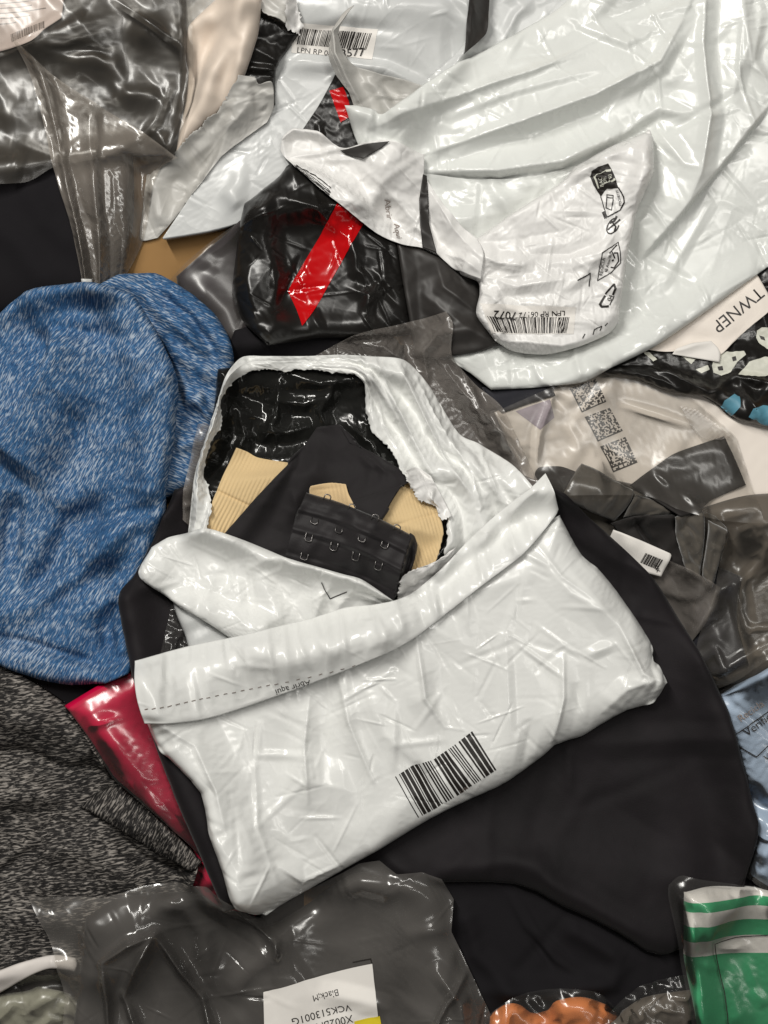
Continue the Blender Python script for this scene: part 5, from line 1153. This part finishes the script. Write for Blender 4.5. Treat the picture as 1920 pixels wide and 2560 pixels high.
for k in range(26):
    t = rb.uniform(0.05, 0.98); x = 340 + t * 1040
    yt = np.interp(x, [340, 483, 664, 862, 937, 1023, 1103, 1200, 1287, 1367], [1650, 1614, 1573, 1521, 1512, 1488, 1423, 1325, 1251, 1182])
    yb = np.interp(x, [370, 501, 591, 772, 908, 1035, 1195, 1308, 1400], [1790, 1797, 1775, 1711, 1657, 1595, 1472, 1386, 1273])
    h = rb.choice((-8, 7, 9, 10)); a, b = sorted((rb.random(), rb.random()))
    bfe.append(('r', [(x - 8, yt + (yb - yt) * a * 0.6), (x + rb.uniform(0, 30), yt + (yb - yt) * (0.45 + b * 0.55))], h, rb.uniform(9, 20)))
ba = sheet('folded_band', [[(340, 1650), (483, 1614), (578, 1594), (664, 1573), (772, 1549), (862, 1521), (937, 1512), (1023, 1488), (1103, 1423), (1200, 1325), (1287, 1251), (1326, 1221)], [(1367, 1182), (1385, 1230)], [(1400, 1273), (1387, 1297), (1308, 1386), (1195, 1472), (1035, 1595), (908, 1657), (772, 1711), (591, 1775), (501, 1797)], [(372, 1800), (355, 1740), (346, 1690)]],
      M['white'], A, sp=5.5, lift=12, drape=40, zfun=band_z, feats=bfe + [('r', [(600, 1620), (690, 1600)], 6, 10), ('r', [(605, 1660), (690, 1668)], 6, 8)], tent=[(40, 4, 12, 40)], ex=0.016, kb=0.1, steps=50, thick=1.2, fine=1, crisp=(240, 1.7, 6, 32))
perf = []
for t in np.linspace(0, 1, 24):
    x = np.interp(t, [0, 0.35, 0.7, 1], [375, 520, 690, 880]); y = np.interp(x, [375, 430, 520, 600, 690, 780, 880], [1763, 1758, 1742, 1726, 1708, 1690, 1664])
    perf += stroke([(x, y), (x + 8, y - 2.0)], 2.0)
print_quads('perforation', ba, perf, M['ink_soft'])
print_text('print', ba, 'Abrir aquí', (774, 1697), 164, 22, M['ink'], off=1.0)
# large barcode on the body, bars as they stand on the bag
P_ = [2, 7, 2, 2, 7, 2, 7, 2, 2, 2, 8, 2, 6, 2, 2, 6, 3, 2, 3, 2, 3, 2, 2, 6, 5, 2, 7, 2, 7, 2, 6, 5, 2, 2, 2, 2, 2, 2, 2, 6, 3, 2, 7, 2, 7, 2, 3]
ct = np.array([(987, 1936), (1031, 1908), (1082, 1893), (1124, 1864), (1178, 1822)], float)
cb_ = np.array([(1044, 2038), (1090, 2015), (1140, 1984), (1190, 1950), (1238, 1918)], float)
tot = float(sum(P_)); xq = 0; QS = []
par = np.linspace(0, 1, len(ct))
fT = lambda t: np.array([np.interp(t, par, ct[:, 0]), np.interp(t, par, ct[:, 1])]); fB = lambda t: np.array([np.interp(t, par, cb_[:, 0]), np.interp(t, par, cb_[:, 1])])
for i, w in enumerate(P_):
    if i % 2 == 0: QS.append([fT(xq / tot), fT((xq + w) / tot), fB((xq + w) / tot), fB(xq / tot)])
    xq += w
print_quads('barcode', bo, QS, M['ink'], off=1.2, step=5)
print_text('print', bo, 'LPN', (1150, 1977), -28, 13, M['ink_soft'])

# ---- look-alikes carry a group
for o in bpy.data.objects:
    if o.parent is None and 'category' in o:
        if o['category'] == 'polybag': o['group'] = 'plastic polybags in the pile'
        elif o['category'] == 'mailer': o['group'] = 'poly mailers in the pile'
        elif o['category'] == 'garment' and o.name.startswith('black_garment'): o['group'] = 'black garments in the pile'
